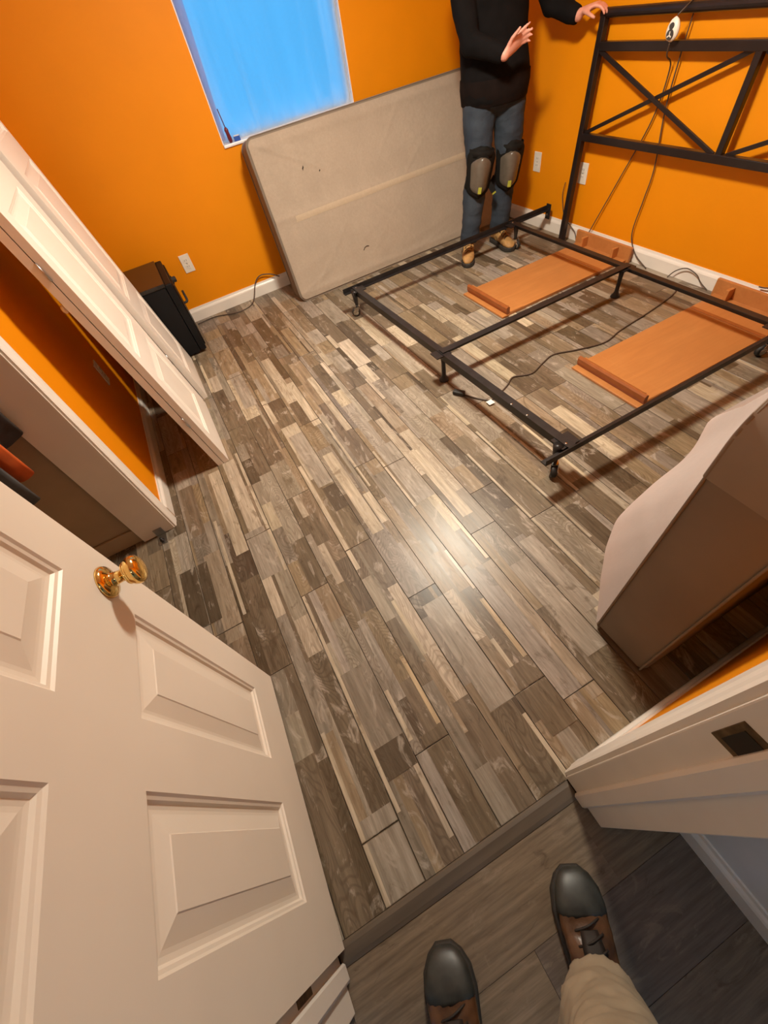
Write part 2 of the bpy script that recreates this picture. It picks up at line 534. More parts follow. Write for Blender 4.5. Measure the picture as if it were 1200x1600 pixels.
# pieces of print that stand out on the planks: x0, x1, y0, y1, colour, grain
HAND = [
    (0.397, 0.436, 1.675, 2.268, PALE, 0.37),
    (0.214, 0.269, 0.998, 1.579, PALE, 0.14),
    (0.073, 0.096, 0.880, 1.586, PALE, 0.51),
    (0.115, 0.194, 1.388, 1.830, LGREY, 0.28),
    (0.073, 0.108, 1.998, 2.245, PALE, 0.05),
    (0.194, 0.194, 2.264, 2.512, PALE, 0.42),
    (-0.290, -0.194, 1.058, 1.336, LGREY, 0.19),
    (-0.352, -0.290, 1.243, 1.837, PALE, 0.56),
    (-0.489, -0.411, 0.865, 1.328, (0.32, 0.255, 0.185), 0.33),
    (-0.023, 0.055, 2.245, 2.672, LGREY, 0.10),
    (0.267, 0.315, 1.824, 2.305, PALE, 0.47),
    (0.524, 0.585, 2.477, 3.056, (0.32, 0.255, 0.185), 0.24),
    (0.623, 0.678, 2.183, 2.367, LGREY, 0.01),
    (0.678, 0.698, 1.781, 2.019, (0.47, 0.39, 0.30), 0.38),
    (0.678, 0.712, 2.450, 2.639, PALE, 0.15),
    (0.920, 0.955, 2.262, 2.508, PALE, 0.52),
    (0.127, 0.194, 1.207, 1.374, DARK, 0.29),
    (-0.019, 0.043, 1.082, 1.262, MID, 0.06),
    (0.275, 0.315, 1.028, 1.225, PALE, 0.43),
    (0.436, 0.450, 0.905, 1.448, PALE, 0.20),
    (0.146, 0.194, 0.265, 0.740, (0.47, 0.39, 0.30), 0.70),
    (0.462, 0.557, 1.034, 1.458, LGREY, 0.34),
    (0.582, 0.632, 0.856, 1.325, PALE, 0.11),
    (0.618, 0.678, 1.522, 1.740, (0.32, 0.255, 0.185), 0.48),
    (0.721, 0.799, 1.542, 1.842, LGREY, 0.25),
    (0.884, 0.938, 1.506, 1.681, MID, 0.02),
    (0.879, 0.920, 1.032, 1.487, (0.32, 0.255, 0.185), 0.39),
    (0.408, 0.464, 0.660, 1.023, TAN, 0.16),
    (0.416, 0.436, 0.268, 0.512, (0.46, 0.35, 0.215), 0.53),
    (0.222, 0.315, 0.185, 0.602, LGREY, 0.30),
    (0.513, 0.557, 0.060, 0.628, (0.32, 0.255, 0.185), 0.07),
    (0.693, 0.759, 0.279, 0.631, LGREY, 0.44),
    (0.591, 0.678, 0.164, 0.564, LGREY, 0.21),
    (0.056, 0.073, 0.239, 0.483, (0.46, 0.35, 0.215), 0.58),
    (-0.290, -0.290, -0.063, 0.391, PALE, 0.35),
    (-0.290, -0.169, -0.061, 0.134, LGREY, 0.12),
    (-0.066, -0.048, -0.016, 0.241, (0.47, 0.39, 0.30), 0.49),
    (-0.048, -0.048, 0.241, 0.406, TAN, 0.26),
    (-0.169, -0.048, 0.179, 0.274, DARK, 0.03),
    (-0.008, 0.073, -0.069, 0.234, MID, 0.40),
    (0.340, 0.436, 0.040, 0.263, MID, 0.17),
    (0.073, 0.134, -0.062, 0.080, LGREY, 0.54),
    (0.218, 0.300, -0.067, 0.183, MID, 0.92),
    (-0.607, -0.482, 0.987, 1.297, DARK, 0.08),
    (-0.169, -0.048, 0.272, 0.533, GREY, 0.40),
    (-0.288, -0.274, -0.060, 0.400, PALE, 0.35),
    (-0.166, -0.154, 0.100, 0.900, PALE, 0.22),
    (-0.046, -0.030, 0.240, 0.410, PALE, 0.26),
    (0.180, 0.193, 2.264, 2.512, PALE, 0.42),
    (-0.186, -0.172, 1.050, 1.900, PALE, 0.31),
    (0.803, 0.813, 0.350, 1.150, PALE, 0.44),
    (0.422, 0.433, 0.560, 0.760, (0.55, 0.47, 0.36), 0.12),
    (0.540, 0.554, 0.640, 0.900, (0.55, 0.47, 0.36), 0.15),
    (-0.402, -0.388, 0.950, 1.500, PALE, 0.05),
    (0.925, 0.936, 0.500, 1.250, PALE, 0.28),
    (1.046, 1.060, 0.700, 1.300, PALE, 0.33),
    (0.322, 0.332, 1.250, 1.800, PALE, 0.17),
]

def plank_mesh(x0, x1, y0, y1, along='Y', palette=PALETTE, top=0.0, thick=0.008, lanes=None, plen=(0.13, 0.58), g=0.0005, ch=0.0008):
    mb = MB(); mb.cols = []
    x0 += g; x1 -= g; y0 += g; y1 -= g
    def put(col, *pts):
        mb.quad(*pts); mb.cols.append(col)
    # skirt
    for a, b in (((x0, y0), (x1, y0)), ((x1, y0), (x1, y1)), ((x1, y1), (x0, y1)), ((x0, y1), (x0, y0))):
        put((0.05, 0.036, 0.024, 0.3), (a[0], a[1], top - thick), (b[0], b[1], top - thick), (b[0], b[1], top - ch), (a[0], a[1], top - ch))
    ix0, ix1, iy0, iy1 = x0 + ch, x1 - ch, y0 + ch, y1 - ch
    o = [(x0, y0), (x1, y0), (x1, y1), (x0, y1)]; i_ = [(ix0, iy0), (ix1, iy0), (ix1, iy1), (ix0, iy1)]
    for k in range(4):
        a, b, c, d = o[k], o[(k + 1) % 4], i_[(k + 1) % 4], i_[k]
        put((0.07, 0.05, 0.034, 0.3), (*a, top - ch), (*b, top - ch), (*c, top), (*d, top))
    put((0.05, 0.036, 0.024, 0.3), (x0, y1, top - thick), (x1, y1, top - thick), (x1, y0, top - thick), (x0, y0, top - thick))
    if along == 'Y':
        u0, u1, w0, w1 = ix0, ix1, iy0, iy1
    else:
        u0, u1, w0, w1 = iy0, iy1, ix0, ix1
    if lanes is None:
        lanes = rng.choice([[1.0], [0.3, 0.7], [0.10, 0.60, 0.30], [0.72, 0.12, 0.16], [0.25, 0.25, 0.5], [0.62, 0.38], [0.42, 0.58], [0.28, 0.42, 0.30], [0.20, 0.55, 0.25], [0.15, 0.5, 0.35], [0.22, 0.78], [0.5, 0.5], [0.36, 0.12, 0.52]])
    u = u0
    for ln in lanes:
        ua, ub = u, min(u1, u + ln * (u1 - u0)); u = ub
        w = w0
        last = None
        while w < w1 - 1e-4:
            L = rng.uniform(*plen)
            if w1 - (w + L) < 0.08:
                L = w1 - w
            col = rng.choice(palette)
            while col is last:
                col = rng.choice(palette)
            last = col
            k = rng.uniform(0.86, 1.15)
            cc = (col[0] * k, col[1] * k, col[2] * k * rng.uniform(0.94, 1.06), rng.random())
            wb = min(w1, w + L)
            if along == 'Y':
                put(cc, (ua, w, top), (ub, w, top), (ub, wb, top), (ua, wb, top))
            else:
                put(cc, (w, ua, top), (wb, ua, top), (wb, ub, top), (w, ub, top))
            w = wb
    return mb

PITCH = 0.121
X_OFF = -0.290
k0 = math.floor((-1.25 - X_OFF) / PITCH); k1 = math.ceil((XR - X_OFF) / PITCH)
for k in range(k0, k1):
    xa, xb = X_OFF + k * PITCH, X_OFF + (k + 1) * PITCH
    if xb <= XL + 0.02:
        ya, yb = CLY0 - 0.1, 1.612
    else:
        ya, yb = -0.062, YW
    xb = min(xb, XR)
    y = ya - rng.uniform(0.1, 1.1)
    while y < yb:
        a, b = max(ya, y), min(yb, y + 1.215)
        if b - a > 0.01:
            mb = plank_mesh(xa, xb, a, b)
            for hi, (sx0, sx1, sy0, sy1, c, al) in enumerate(HAND):
                ax0, ax1, ay0, ay1 = max(sx0, xa + 0.003), min(sx1, xb - 0.003), max(sy0, a + 0.003), min(sy1, b - 0.003)
                if ax1 - ax0 > 0.008 and ay1 - ay0 > 0.02:
                    zt = 0.0002 + 0.00003 * hi
                    mb.quad((ax0, ay0, zt), (ax1, ay0, zt), (ax1, ay1, zt), (ax0, ay1, zt)); mb.cols.append((*c, al))
            mb.build('plank', M['plank'], floor)
        y += 1.215

floor_hall = struct(MB().box(-0.95, HX + 0.2, -2.6, -0.076, -0.16, -0.0105).build('floor_hall', M['subfloor']))
HP = [(0.165, 0.122, 0.088), (0.185, 0.136, 0.095), (0.135, 0.104, 0.079), (0.205, 0.152, 0.107), (0.115, 0.092, 0.075)]
y = -0.108
row = 0
while y > -2.4:
    x = -0.9 - rng.uniform(0.0, 0.9)
    while x < HX:
        a, b = max(-0.9, x), min(HX, x + 1.215)
        if b - a > 0.02:
            plank_mesh(a, b, max(y - 0.178, -2.42), y, along='X', palette=HP, top=-0.002, lanes=[1.0], plen=(0.6, 1.3), g=0.0002, ch=0.0004).build('plank', M['plank_hall'], floor_hall)
        x += 1.215
    y -= 0.178
mb = MB()
prof = [(-0.062, 0.0005), (-0.066, 0.004), (-0.075, 0.0055), (-0.098, 0.003), (-0.108, 0.0), (-0.108, -0.0085), (-0.062, -0.0085)]
mb.loft([[(x, yy, z) for yy, z in prof] for x in (JL + 0.002, JR - 0.002)])
struct(mb.build('trim_threshold', M['threshold']))

# ------------------------------------------------------------------ walls and ceiling
T = 0.115
# window wall with an opening
WX0, WX1, WZ0, WZ1 = 0.640, 1.605, 0.905, 2.06
WT = 0.14
mb = MB().box(XL - T, WX0, YW, YW + WT, 0, ZC).box(WX1, XR + T, YW, YW + WT, 0, ZC).box(WX0, WX1, YW, YW + WT, 0, WZ0).box(WX0, WX1, YW, YW + WT, WZ1, ZC)
struct(mb.build('wall_back', M['orange']))
struct(MB().box(XR, XR + T, YN - T, YW, 0, ZC).build('wall_right', M['orange']))
mb = MB().box(XL - 0.149, XL, YN, CLY0 - 0.02, 0, ZC).box(XL - 0.149, XL, CLY1 + 0.02, YW, 0, ZC).box(XL - 0.149, XL, CLY0 - 0.02, CLY1 + 0.02, 2.06, ZC)
struct(mb.build('wall_left', M['orange']))
mb = MB().box(XL - T, JL - 0.02, YN - T, YN, 0, ZC).box(JR + 0.02, XR, YN - T, YN, 0, ZC).box(JL - 0.02, JR + 0.02, YN - T, YN, 2.06, ZC)
struct(mb.build('wall_front', M['orange']))
struct(MB().box(-1.4, XR + T, YN - T, YW + WT, ZC, ZC + 0.1).build('ceiling', M['ceiling']))
# closet shell
struct(MB().box(-1.30, XL - 0.149, 1.612, 1.70, 0, ZC).build('wall_closet_end', M['closet']))
struct(MB().box(-1.36, -1.30, CLY0 - 0.2, 1.70, 0, ZC).build('wall_closet_back', M['closet']))
struct(MB().box(-1.30, XL - 0.149, CLY0 - 0.2, CLY0 - 0.1, 0, ZC).build('wall_closet_near', M['closet']))
struct(MB().box(-1.30, XL - 0.152, 1.598, 1.611, 0, 0.085).build('baseboard_closet', M['closet'], bevel=0.004))
# hall shell
struct(MB().box(HX, HX + 0.1, -2.5, YN - T - 0.002, 0, ZC).build('wall_hall_right', M['hall_wall']))
struct(MB().box(-1.0, -0.9, -2.5, YN - T - 0.002, 0, ZC).build('wall_hall_left', M['hall_wall']))
mb = MB().box(-0.9, -0.50, -2.5, -2.42, 0, ZC).box(0.08, HX, -2.5, -2.42, 0, ZC).box(-0.50, 0.08, -2.5, -2.42, 0, 0.95).box(-0.50, 0.08, -2.5, -2.42, 2.0, ZC)  # opening added in the unseen end wall to let cool sky light in
struct(mb.build('wall_hall_end', M['hall_wall']))
struct(MB().box(-1.0, HX + 0.1, -2.5, YN - T - 0.002, ZC, ZC + 0.1).build('ceiling_hall', M['ceiling']))

# dim warm fill light added on the unseen hall ceiling to brighten the hall
hl = tag(empty('added_hall_light', (-0.15, -1.35, ZC - 0.05)), 'small round fill light added on the unseen hallway ceiling', 'added fill light')
MB().lathe([(0.0, 0.0), (0.115, 0.0), (0.120, -0.006), (0.120, -0.026), (0.108, -0.030), (0.105, -0.012), (0.0, -0.012)], (-0.15, -1.35, ZC - 0.0005), (0, 0, 1), 32).build('rim', M['brass'], hl)
MB().lathe([(0.0, -0.014), (0.103, -0.014), (0.103, -0.030), (0.07, -0.040), (0.0, -0.044)], (-0.15, -1.35, ZC - 0.0005), (0, 0, 1), 32).build('diffuser', M['bulb_added'], hl, smooth=True)

# baseboards with a stepped profile
BBP = [(0.0, 0.0), (0.015, 0.0), (0.015, 0.066), (0.012, 0.074), (0.007, 0.082), (0.005, 0.094), (0.0, 0.094)]
def baseboard(name, p0, p1, nrm):
    p0, p1, nrm = V(p0), V(p1), V(nrm)
    mb = MB()
    mb.loft([[p + nrm * d + V((0, 0, z)) for d, z in BBP] for p in (p0, p1)])
    return struct(mb.build(name, M['trim']))
baseboard('baseboard_back', (XL + 0.016, YW, 0.0005), (XR - 0.016, YW, 0.0005), (0, -1, 0))
baseboard('baseboard_right', (XR, YN + 0.016, 0.0005), (XR, YW, 0.0005), (-1, 0, 0))
baseboard('baseboard_left', (XL, CLY1 + 0.075, 0.0005), (XL, YW, 0.0005), (1, 0, 0))
baseboard('baseboard_front', (JR + 0.078, YN, 0.0005), (XR - 0.016, YN, 0.0005), (0, 1, 0))
baseboard('baseboard_hall', (HX, -2.4, -0.0015), (HX, YN - T - 0.02, -0.0015), (-1, 0, 0))

# closet jamb and casing (far side and near side, head)
cj = struct(MB().box(XL - 0.149, XL + 0.001, CLY1, CLY1 + 0.019, 0.001, 2.06).build('trim_closet_jamb', M['trim'], bevel=0.002))
struct(MB().box(XL - 0.149, XL + 0.001, CLY0 - 0.019, CLY0, 0.001, 2.06).build('trim_closet_jamb_near', M['trim'], bevel=0.002))
def casing(name, rect_fn, z0, z1):
    """moulded flat trim: list of (offset across width, projection)"""
    prof = [(0, 0), (0, 0.009), (0.006, 0.012), (0.022, 0.0135), (0.030, 0.016), (0.054, 0.017), (0.058, 0.012), (0.058, 0)]
    mb = MB()
    mb.loft([[rect_fn(w, d, z) for w, d in prof] for z in (z0, z1)])
    return struct(mb.build(name, M['trim']))
casing('trim_closet_casing', lambda w, d, z: (XL + d, CLY1 + 0.005 + w, z), 0.001, 2.10)
casing('trim_closet_casing_near', lambda w, d, z: (XL + d, CLY0 - 0.005 - w, z), 0.001, 2.10)

# bedroom door frame: jambs with stops, casings, strike
def jamb_mesh(x_face, x_back, sgn):
    mb = MB()
    mb.box(min(x_face, x_back), max(x_face, x_back), YN - T - 0.014, YN + 0.0, 0.006, 2.06)
    return mb
jr = struct(jamb_mesh(JR, JR + 0.019, 1).build('trim_jamb_right', M['trim'], bevel=0.0025))
jl = struct(jamb_mesh(JL, JL - 0.019, -1).build('trim_jamb_left', M['trim'], bevel=0.0025))
def stop(x, s, par):
    prof = [(0, -0.096), (0.006, -0.096), (0.011, -0.101), (0.011, -0.128), (0.007, -0.133), (0, -0.133)]
    mb = MB(); mb.loft([[(x + s * d, yy, z) for d, yy in prof] for z in (0.0065, 2.06)])
    return mb.build('door_stop', M['trim'], par)
stop(JR, -1, jr); stop(JL, 1, jl)
struct(MB().box(JL, JR, YN - T - 0.014, YN, 2.06, 2.079).build('trim_jamb_head', M['trim']))
casing('trim_casing_right', lambda w, d, z: (JR + 0.006 + w, YN + d, z), 0.001, 2.10)
casing('trim_casing_left', lambda w, d, z: (JL - 0.006 - w, YN + d, z), 0.001, 2.10)
casing('trim_casing_hall_right', lambda w, d, z: (JR + 0.006 + w, YN - T - 0.001 - d, z), 0.001, 2.10)
casing('trim_casing_hall_left', lambda w, d, z: (JL - 0.006 - w, YN - T - 0.001 - d, z), 0.001, 2.10)
# strike plate: brass plate with the latch hole's shade as a dark block, set into the jamb
sp = MB().box(JR - 0.0012, JR + 0.004, -0.106, -0.068, 0.850, 0.924).build('strike_plate', M['old_brass'], jr, bevel=0.001)
MB().box(JR - 0.0018, JR + 0.003, -0.098, -0.076, 0.862, 0.912).build('latch_hole', M['hole_shade'], sp)
hp = MB().box(JL - 0.004, JL + 0.0012, -0.093, -0.058, 0.235, 0.325).build('hinge_leaf', M['old_brass'], jl, bevel=0.001)
MB().tube([(JL + 0.004, -0.054, 0.235), (JL + 0.004, -0.054, 0.325)], 0.006, 10).build('hinge_knuckle', M['old_brass'], hp, smooth=True)

# ------------------------------------------------------------------ window and its plastic film
win = struct(empty('window_1', (0.5 * (WX0 + WX1), YW + 0.05, WZ0)))
fr = MB()
fy0, fy1 = YW + 0.055, YW + 0.125
fr.box(WX0, WX0 + 0.022, fy0, fy1, WZ0, WZ1).box(WX1 - 0.022, WX1, fy0, fy1, WZ0, WZ1)
fr.box(WX0 + 0.022, WX1 - 0.022, fy0, fy1, WZ0, WZ0 + 0.026).box(WX0 + 0.022, WX1 - 0.022, fy0, fy1, WZ1 - 0.026, WZ1)
fr.build('window_frame', M['vinyl'], win, bevel=0.003)
MB().box(WX0 + 0.022, WX1 - 0.022, fy0 + 0.01, fy1 - 0.01, 1.66, 1.70).build('meeting_rail', M['vinyl'], win, bevel=0.003)
for nm, za, zb, yy in (('pane', WZ0 + 0.026, 1.66, 0.085), ('pane', 1.70, WZ1 - 0.026, 0.10)):
    MB().box(WX0 + 0.022, WX1 - 0.022, YW + yy, YW + yy + 0.004, za, zb).build(nm, M['glass'], win)
MB().box(WX0 + 0.001, WX1 - 0.001, YW - 0.012, fy0, WZ0 - 0.004, WZ0 + 0.012).build('window_sill', M['vinyl'], win, bevel=0.004)
MB().box(WX0 + 0.0005, WX0 + 0.006, YW + 0.001, fy0, WZ0 + 0.012, WZ1).build('window_reveal', M['vinyl'], win)
MB().box(WX1 - 0.006, WX1 - 0.0005, YW + 0.001, fy0, WZ0 + 0.012, WZ1).build('window_reveal', M['vinyl'], win)
rf = random.Random(4)
wr = [(rf.uniform(0, 1), rf.uniform(0.01, 0.045), rf.uniform(0.001, 0.006), rf.uniform(-0.07, 0.07)) for _ in range(26)]
def film(u, v):
    x = WX0 + 0.002 + u * (WX1 - WX0 - 0.004); z = WZ0 + 0.016 + v * (WZ1 - WZ0 - 0.018)
    d = 0.012 + 0.012 * math.sin(u * PI) * math.sin(min(1, v * 1.2) * PI / 2)
    for (c, w, a, s) in wr:
        t = (u - c - s * v) / w
        d += a * math.exp(-t * t) * (0.35 + 0.65 * math.exp(-v * 1.6))
    d += 0.004 * math.sin(u * 57 + 3 * math.sin(v * 9)) * math.exp(-v * 7)
    return (x, YW + 0.050 - d, z)
fo = MB().grid(film, 110, 60).build('plastic_film', M['film'], None, smooth=True)
def edge_band(u, v):
    x = WX0 + 0.003 + u * (0.030 + 0.062 * v); z = WZ0 + 0.03 + v * (WZ1 - WZ0 - 0.04)
    uu = (x - WX0 - 0.002) / (WX1 - WX0 - 0.004); vv = (z - WZ0 - 0.016) / (WZ1 - WZ0 - 0.018)
    return (x, film(uu, vv)[1] - 0.003 - 0.004 * math.sin(u * PI) - 0.002 * math.sin(v * 40 + u * 3), z)
MB().grid(edge_band, 8, 60).build('film_edge_band', M['film_edge_band'], fo, smooth=True)  # strip added over the film's left edge to give its lavender light
tag(fo, 'clear wrinkled plastic film stretched over the bright blue window', 'plastic film')

# ------------------------------------------------------------------ ceiling fan with a light bowl
lx, ly = LAMP_POS
cl = tag(empty('ceiling_fan', (lx, ly, ZC - 0.42)), 'five-blade ceiling fan with a lit frosted glass bowl', 'ceiling fan')
M['fan_blade'] = simple('fan_blade_veneer', (0.22, 0.12, 0.06), 0.45, var=0.2, scale=12, stretch=(1, 8, 8))
MB().lathe([(0.0, 0.0), (0.068, 0.0), (0.068, -0.018), (0.045, -0.050), (0.014, -0.060)], (lx, ly, ZC - 0.0005), (0, 0, 1), 28).build('canopy', M['brass'], cl, smooth=True)
MB().tube([(lx, ly, ZC - 0.05), (lx, ly, ZC - 0.17)], 0.012, 14).build('downrod', M['brass'], cl, smooth=True)
MB().lathe([(0.015, -0.155), (0.07, -0.165), (0.105, -0.190), (0.115, -0.225), (0.115, -0.255), (0.09, -0.285), (0.065, -0.300), (0.065, -0.325), (0.03, -0.330)], (lx, ly, ZC), (0, 0, 1), 32).build('motor_housing', M['brass'], cl, smooth=True)
for i in range(5):
    a = 2 * PI * i / 5 + 0.35
    d = V((math.cos(a), math.sin(a), 0)); q = V((-d.y, d.x, 0)); c0 = V((lx, ly, ZC - 0.243))
    bl = MB(); rings = []
    for t, hw in ((0.17, 0.048), (0.20, 0.056), (0.38, 0.062), (0.54, 0.066), (0.585, 0.060), (0.605, 0.040)):
        p = c0 + d * t; tilt = V((0, 0, 0.16))
        rings.append([p + q * hw + tilt * hw, p - q * hw - tilt * hw, p - q * hw - tilt * hw - V((0, 0, 0.006)), p + q * hw + tilt * hw - V((0, 0, 0.006))])
    bl.loft(rings)
    bo_ = bl.build('blade', M['fan_blade'], cl)
    MB().bar(c0 + d * 0.10 - V((0, 0, 0.008)), c0 + d * 0.215 - V((0, 0, 0.008)), 0.035, 0.006).build('blade_iron', M['brass'], bo_, bevel=0.002)
MB().lathe([(0.03, -0.328), (0.10, -0.334), (0.152, -0.342), (0.156, -0.352), (0.150, -0.352), (0.0, -0.340)], (lx, ly, ZC), (0, 0, 1), 36).build('light_pan', M['brass'], cl, smooth=True)
MB().lathe([(0.0, -0.344), (0.149, -0.3525), (0.147, -0.362), (0.130, -0.380), (0.095, -0.395), (0.045, -0.404), (0.0, -0.406)], (lx, ly, ZC), (0, 0, 1), 36).build('light_bowl', M['bulb'], cl, smooth=True)

# ------------------------------------------------------------------ six-panel bedroom door
def panel_door(root, W, H, Tk, cols, rows, mat, both=True, edge_mat=None):
    """door in local coords: width along +Y from 0..W, height z 0..H, faces at x=0 and x=-Tk. cols/rows: lists of (lo,hi) of the panels"""
    mb = MB()
    ys = [0.0] + [t for c in cols for t in c] + [W]
    for i in range(0, len(ys), 2):                       # stiles
        mb.box(-Tk, 0, ys[i], ys[i + 1], 0, H)
    for (a, b) in cols:
        zs = [0.0] + [t for r in rows for t in r] + [H]
        for i in range(0, len(zs), 2):
            mb.box(-Tk, 0, a, b, zs[i], zs[i + 1])
    mb.build('slab', mat, root, local=True)
    for (a, b) in cols:
        for (c, d) in rows:
            pm = MB()
            for s, off in ((1, 0.0), (-1, -Tk)):
                # moulding profile: inset, depth
                pr = [(0.0, 0.0), (0.004, -0.0035), (0.009, -0.0050), (0.013, -0.0095), (0.020, -0.0105), (0.026, -0.0100), (0.055, -0.0030), (0.057, -0.0015)]
                if (b - a) < 0.13:
                    pr = [(i * 0.6, e) for i, e in pr]
                rings = []
                for ins, dep in pr:
                    x = off + s * dep
                    rings.append([(x, a + ins, c + ins), (x, b - ins, c + ins), (x, b - ins, d - ins), (x, a + ins, d - ins)])
                n0 = len(pm.v)
                for r in rings:
                    pm.v += [V(p) for p in r]
                for i in range(len(rings) - 1):
                    for j in range(4):
                        q = (n0 + i * 4 + j, n0 + i * 4 + (j + 1) % 4, n0 + (i + 1) * 4 + (j + 1) % 4, n0 + (i + 1) * 4 + j)
                        pm.f.append(q)
                m = n0 + (len(rings) - 1) * 4
                pm.f.append((m, m + 1, m + 2, m + 3))
            pm.build('panel', mat, root, local=True)

DW = 0.735
ang = math.radians(-3.1)
door_rot = Matrix.Rotation(ang, 3, 'Z')
bd = struct(empty('door_1', (-0.415, -0.076, 0.012), door_rot))
panel_door(bd, DW, 2.02, 0.035, [(0.118, 0.325), (0.435, 0.642)], [(0.190, 0.765), (0.945, 1.530), (1.645, 1.905)], M['door'])
kx, ky, kz = 0.0, DW - 0.062, 0.845
kn = MB().lathe([(0.0, 0.0), (0.032, 0.0), (0.032, 0.003), (0.029, 0.008), (0.018, 0.0125), (0.0125, 0.015), (0.0115, 0.034), (0.016, 0.037), (0.0225, 0.040), (0.0225, 0.0425), (0.0215, 0.044), (0.0265, 0.048), (0.0285, 0.055), (0.027, 0.062), (0.020, 0.0675), (0.010, 0.070), (0.0, 0.0705)], (kx, ky, kz), (1, 0, 0), 32)
kn.build('door_knob', M['brass'], bd, smooth=True, local=True)
MB().lathe([(0.0, 0.0), (0.032, 0.0), (0.029, 0.008), (0.0125, 0.015), (0.0115, 0.034), (0.0265, 0.048), (0.0285, 0.055), (0.020, 0.0675), (0.0, 0.0705)], (-0.035, ky, kz), (-1, 0, 0), 24).build('door_knob', M['brass'], bd, smooth=True, local=True)
MB().box(-0.029, -0.006, DW - 0.0005, DW + 0.0012, kz - 0.028, kz + 0.028).build('latch_plate', M['brass'], bd, local=True)

# ------------------------------------------------------------------ bifold leaves leaning on the left wall
def bifold(y0, xbase, lean_deg, label, w=0.60):
    th = 0.029
    rot = Matrix.Rotation(math.radians(-lean_deg), 3, 'Y')
    root = tag(empty('bifold_door', (xbase, y0, 0.004), rot), label, 'closet door', 'folded closet doors against the left wall')
    for k in range(2):
        off = -k * (th + 0.0035)
        leafr = empty('leaf', (0, 0, 0)); leafr.parent = root
        leafr.location = (off, 0, 0)
        WORLD[leafr.name] = WORLD[root.name] @ Matrix.Translation((off, 0, 0))
        panel_door(leafr, w, 2.00, th, [(0.085, 0.515)], [(0.14, 0.52), (0.62, 1.18), (1.28, 1.88)], M['leaf'])
    for zz in (0.28, 1.0, 1.72):
        MB().tube([(-th - 0.0018, -0.003, zz), (-th - 0.0018, -0.003, zz + 0.06)], 0.0038, 8).build('hinge', M['steel'], root, smooth=True, local=True)
    MB().lathe([(0.006, 0), (0.006, 0.012), (0.014, 0.016), (0.016, 0.024), (0.008, 0.03), (0.0, 0.031)], (-2 * th - 0.0035, 0.06, 0.9), (-1, 0, 0), 14).build('knob', M['plastic_white'], root, smooth=True, local=True)
    return root
bifold(1.866, -0.224, 7.6, 'folded pair of white closet doors leaning on the wall, nearest the closet opening', 0.61)
bifold(2.530, -0.196, 8.2, 'folded pair of white closet doors leaning on the wall, beside the black cabinet', 0.555)

# closet floor bracket
br = tag(empty('pivot_bracket', (-0.645, 1.545, 0.0)), 'small metal door pivot bracket on the floor at the closet jamb', 'bracket')
MB().box(-0.665, -0.625, 1.515, 1.583, 0.0002, 0.003).build('base_plate', M['steel'], br)
MB().box(-0.665, -0.625, 1.578, 1.5815, 0.003, 0.045).build('upright_plate', M['steel'], br)
MB().lathe([(0.010, 0), (0.010, 0.008), (0.005, 0.009), (0.005, 0.022)], (-0.645, 1.535, 0.003), (0, 0, 1), 12).build('pivot_socket', M['black_metal'], br, smooth=True)

# closet clothes and pole
cpole = tag(MB().tube([(-1.0, CLY0 - 0.1, 1.72), (-1.0, 1.612, 1.72)], 0.016, 12).build('closet_pole', M['wood_pole'], None, smooth=True), 'wooden hanging pole inside the closet', 'closet pole')
def garment(yc, mat, x_front, z_hem, label, w=0.40, seed=0):
    r = random.Random(seed)
    root = tag(empty('hanging_garment', (x_front - w / 2, yc, z_hem)), label, 'clothing', 'clothes hanging in the closet')
    xb = x_front - w
    ph = r.uniform(0, 6)
    rings = []
    N = 40
    for j in range(15):
        t = j / 14
        z = z_hem + (1.62 - z_hem) * t
        sh = 1.0 if t < 0.85 else 1 - (t - 0.85) / 0.15 * 0.5
        ring = []
        for i in range(N):
            a = 2 * PI * i / N
            x = (xb + x_front) / 2 + math.cos(a) * w / 2 * sh * (0.97 + 0.03 * math.sin(3 * a + ph))
            th = 0.030 + 0.012 * math.sin(a * 7 + ph) * (1 - 0.6 * t)
            ring.append((x, yc + math.sin(a) * th + 0.012 * math.sin(math.cos(a) * 4 + ph), z + 0.012 * math.sin(2 * a + ph) * (1 - t)))
        rings.append(ring)
    MB().loft(rings).build('cloth', mat, root, smooth=True)
    hk = smooth_path([(-1.0, yc, 1.60), (-1.0, yc, 1.69), (-0.985, yc, 1.715), (-1.0, yc, 1.741), (-1.017, yc, 1.725)], 4)
    MB().tube(hk, 0.0022, 6).build('hanger_hook', M['steel'], root, smooth=True)
garment(1.565, M['cl_dark'], -0.700, 0.70, 'dark garment hanging deepest in the closet', 0.42, 1)
garment(1.475, M['cl_orange'], -0.735, 0.615, 'bright orange garment hanging in the closet between darker clothes', 0.42, 2)
garment(1.385, M['cl_grey'], -0.750, 0.56, 'grey garment hanging in the closet in front of the orange one', 0.42, 3)

# ------------------------------------------------------------------ black cabinet
cb = tag(empty('black_cabinet', (-0.30, 3.33, 0)), 'small black metal cabinet standing in the corner behind the leaning doors', 'cabinet')
MB().box(-0.50, -0.112, 3.105, 3.57, 0.012, 0.462).build('cabinet_body', M['cabinet'], cb, bevel=0.006)
MB().box(-0.505, -0.108, 3.098, 3.577, 0.462, 0.484).build('cabinet_top', M['cabinet_top'], cb, bevel=0.004)
dr = MB().box(-0.110, -0.066, 3.098, 3.577, 0.02, 0.475).build('cabinet_door', M['cabinet'], cb, bevel=0.008)
MB().box(-0.0665, -0.058, 3.118, 3.557, 0.045, 0.45).build('door_panel', M['cabinet'], dr, bevel=0.004)
MB().lathe([(0.026, 0), (0.026, 0.006), (0.018, 0.008), (0.018, 0.026), (0.012, 0.030), (0.0, 0.030)], (-0.058, 3.38, 0.40), (1, 0, 0), 20).build('dial', M['rubber'], dr, smooth=True)
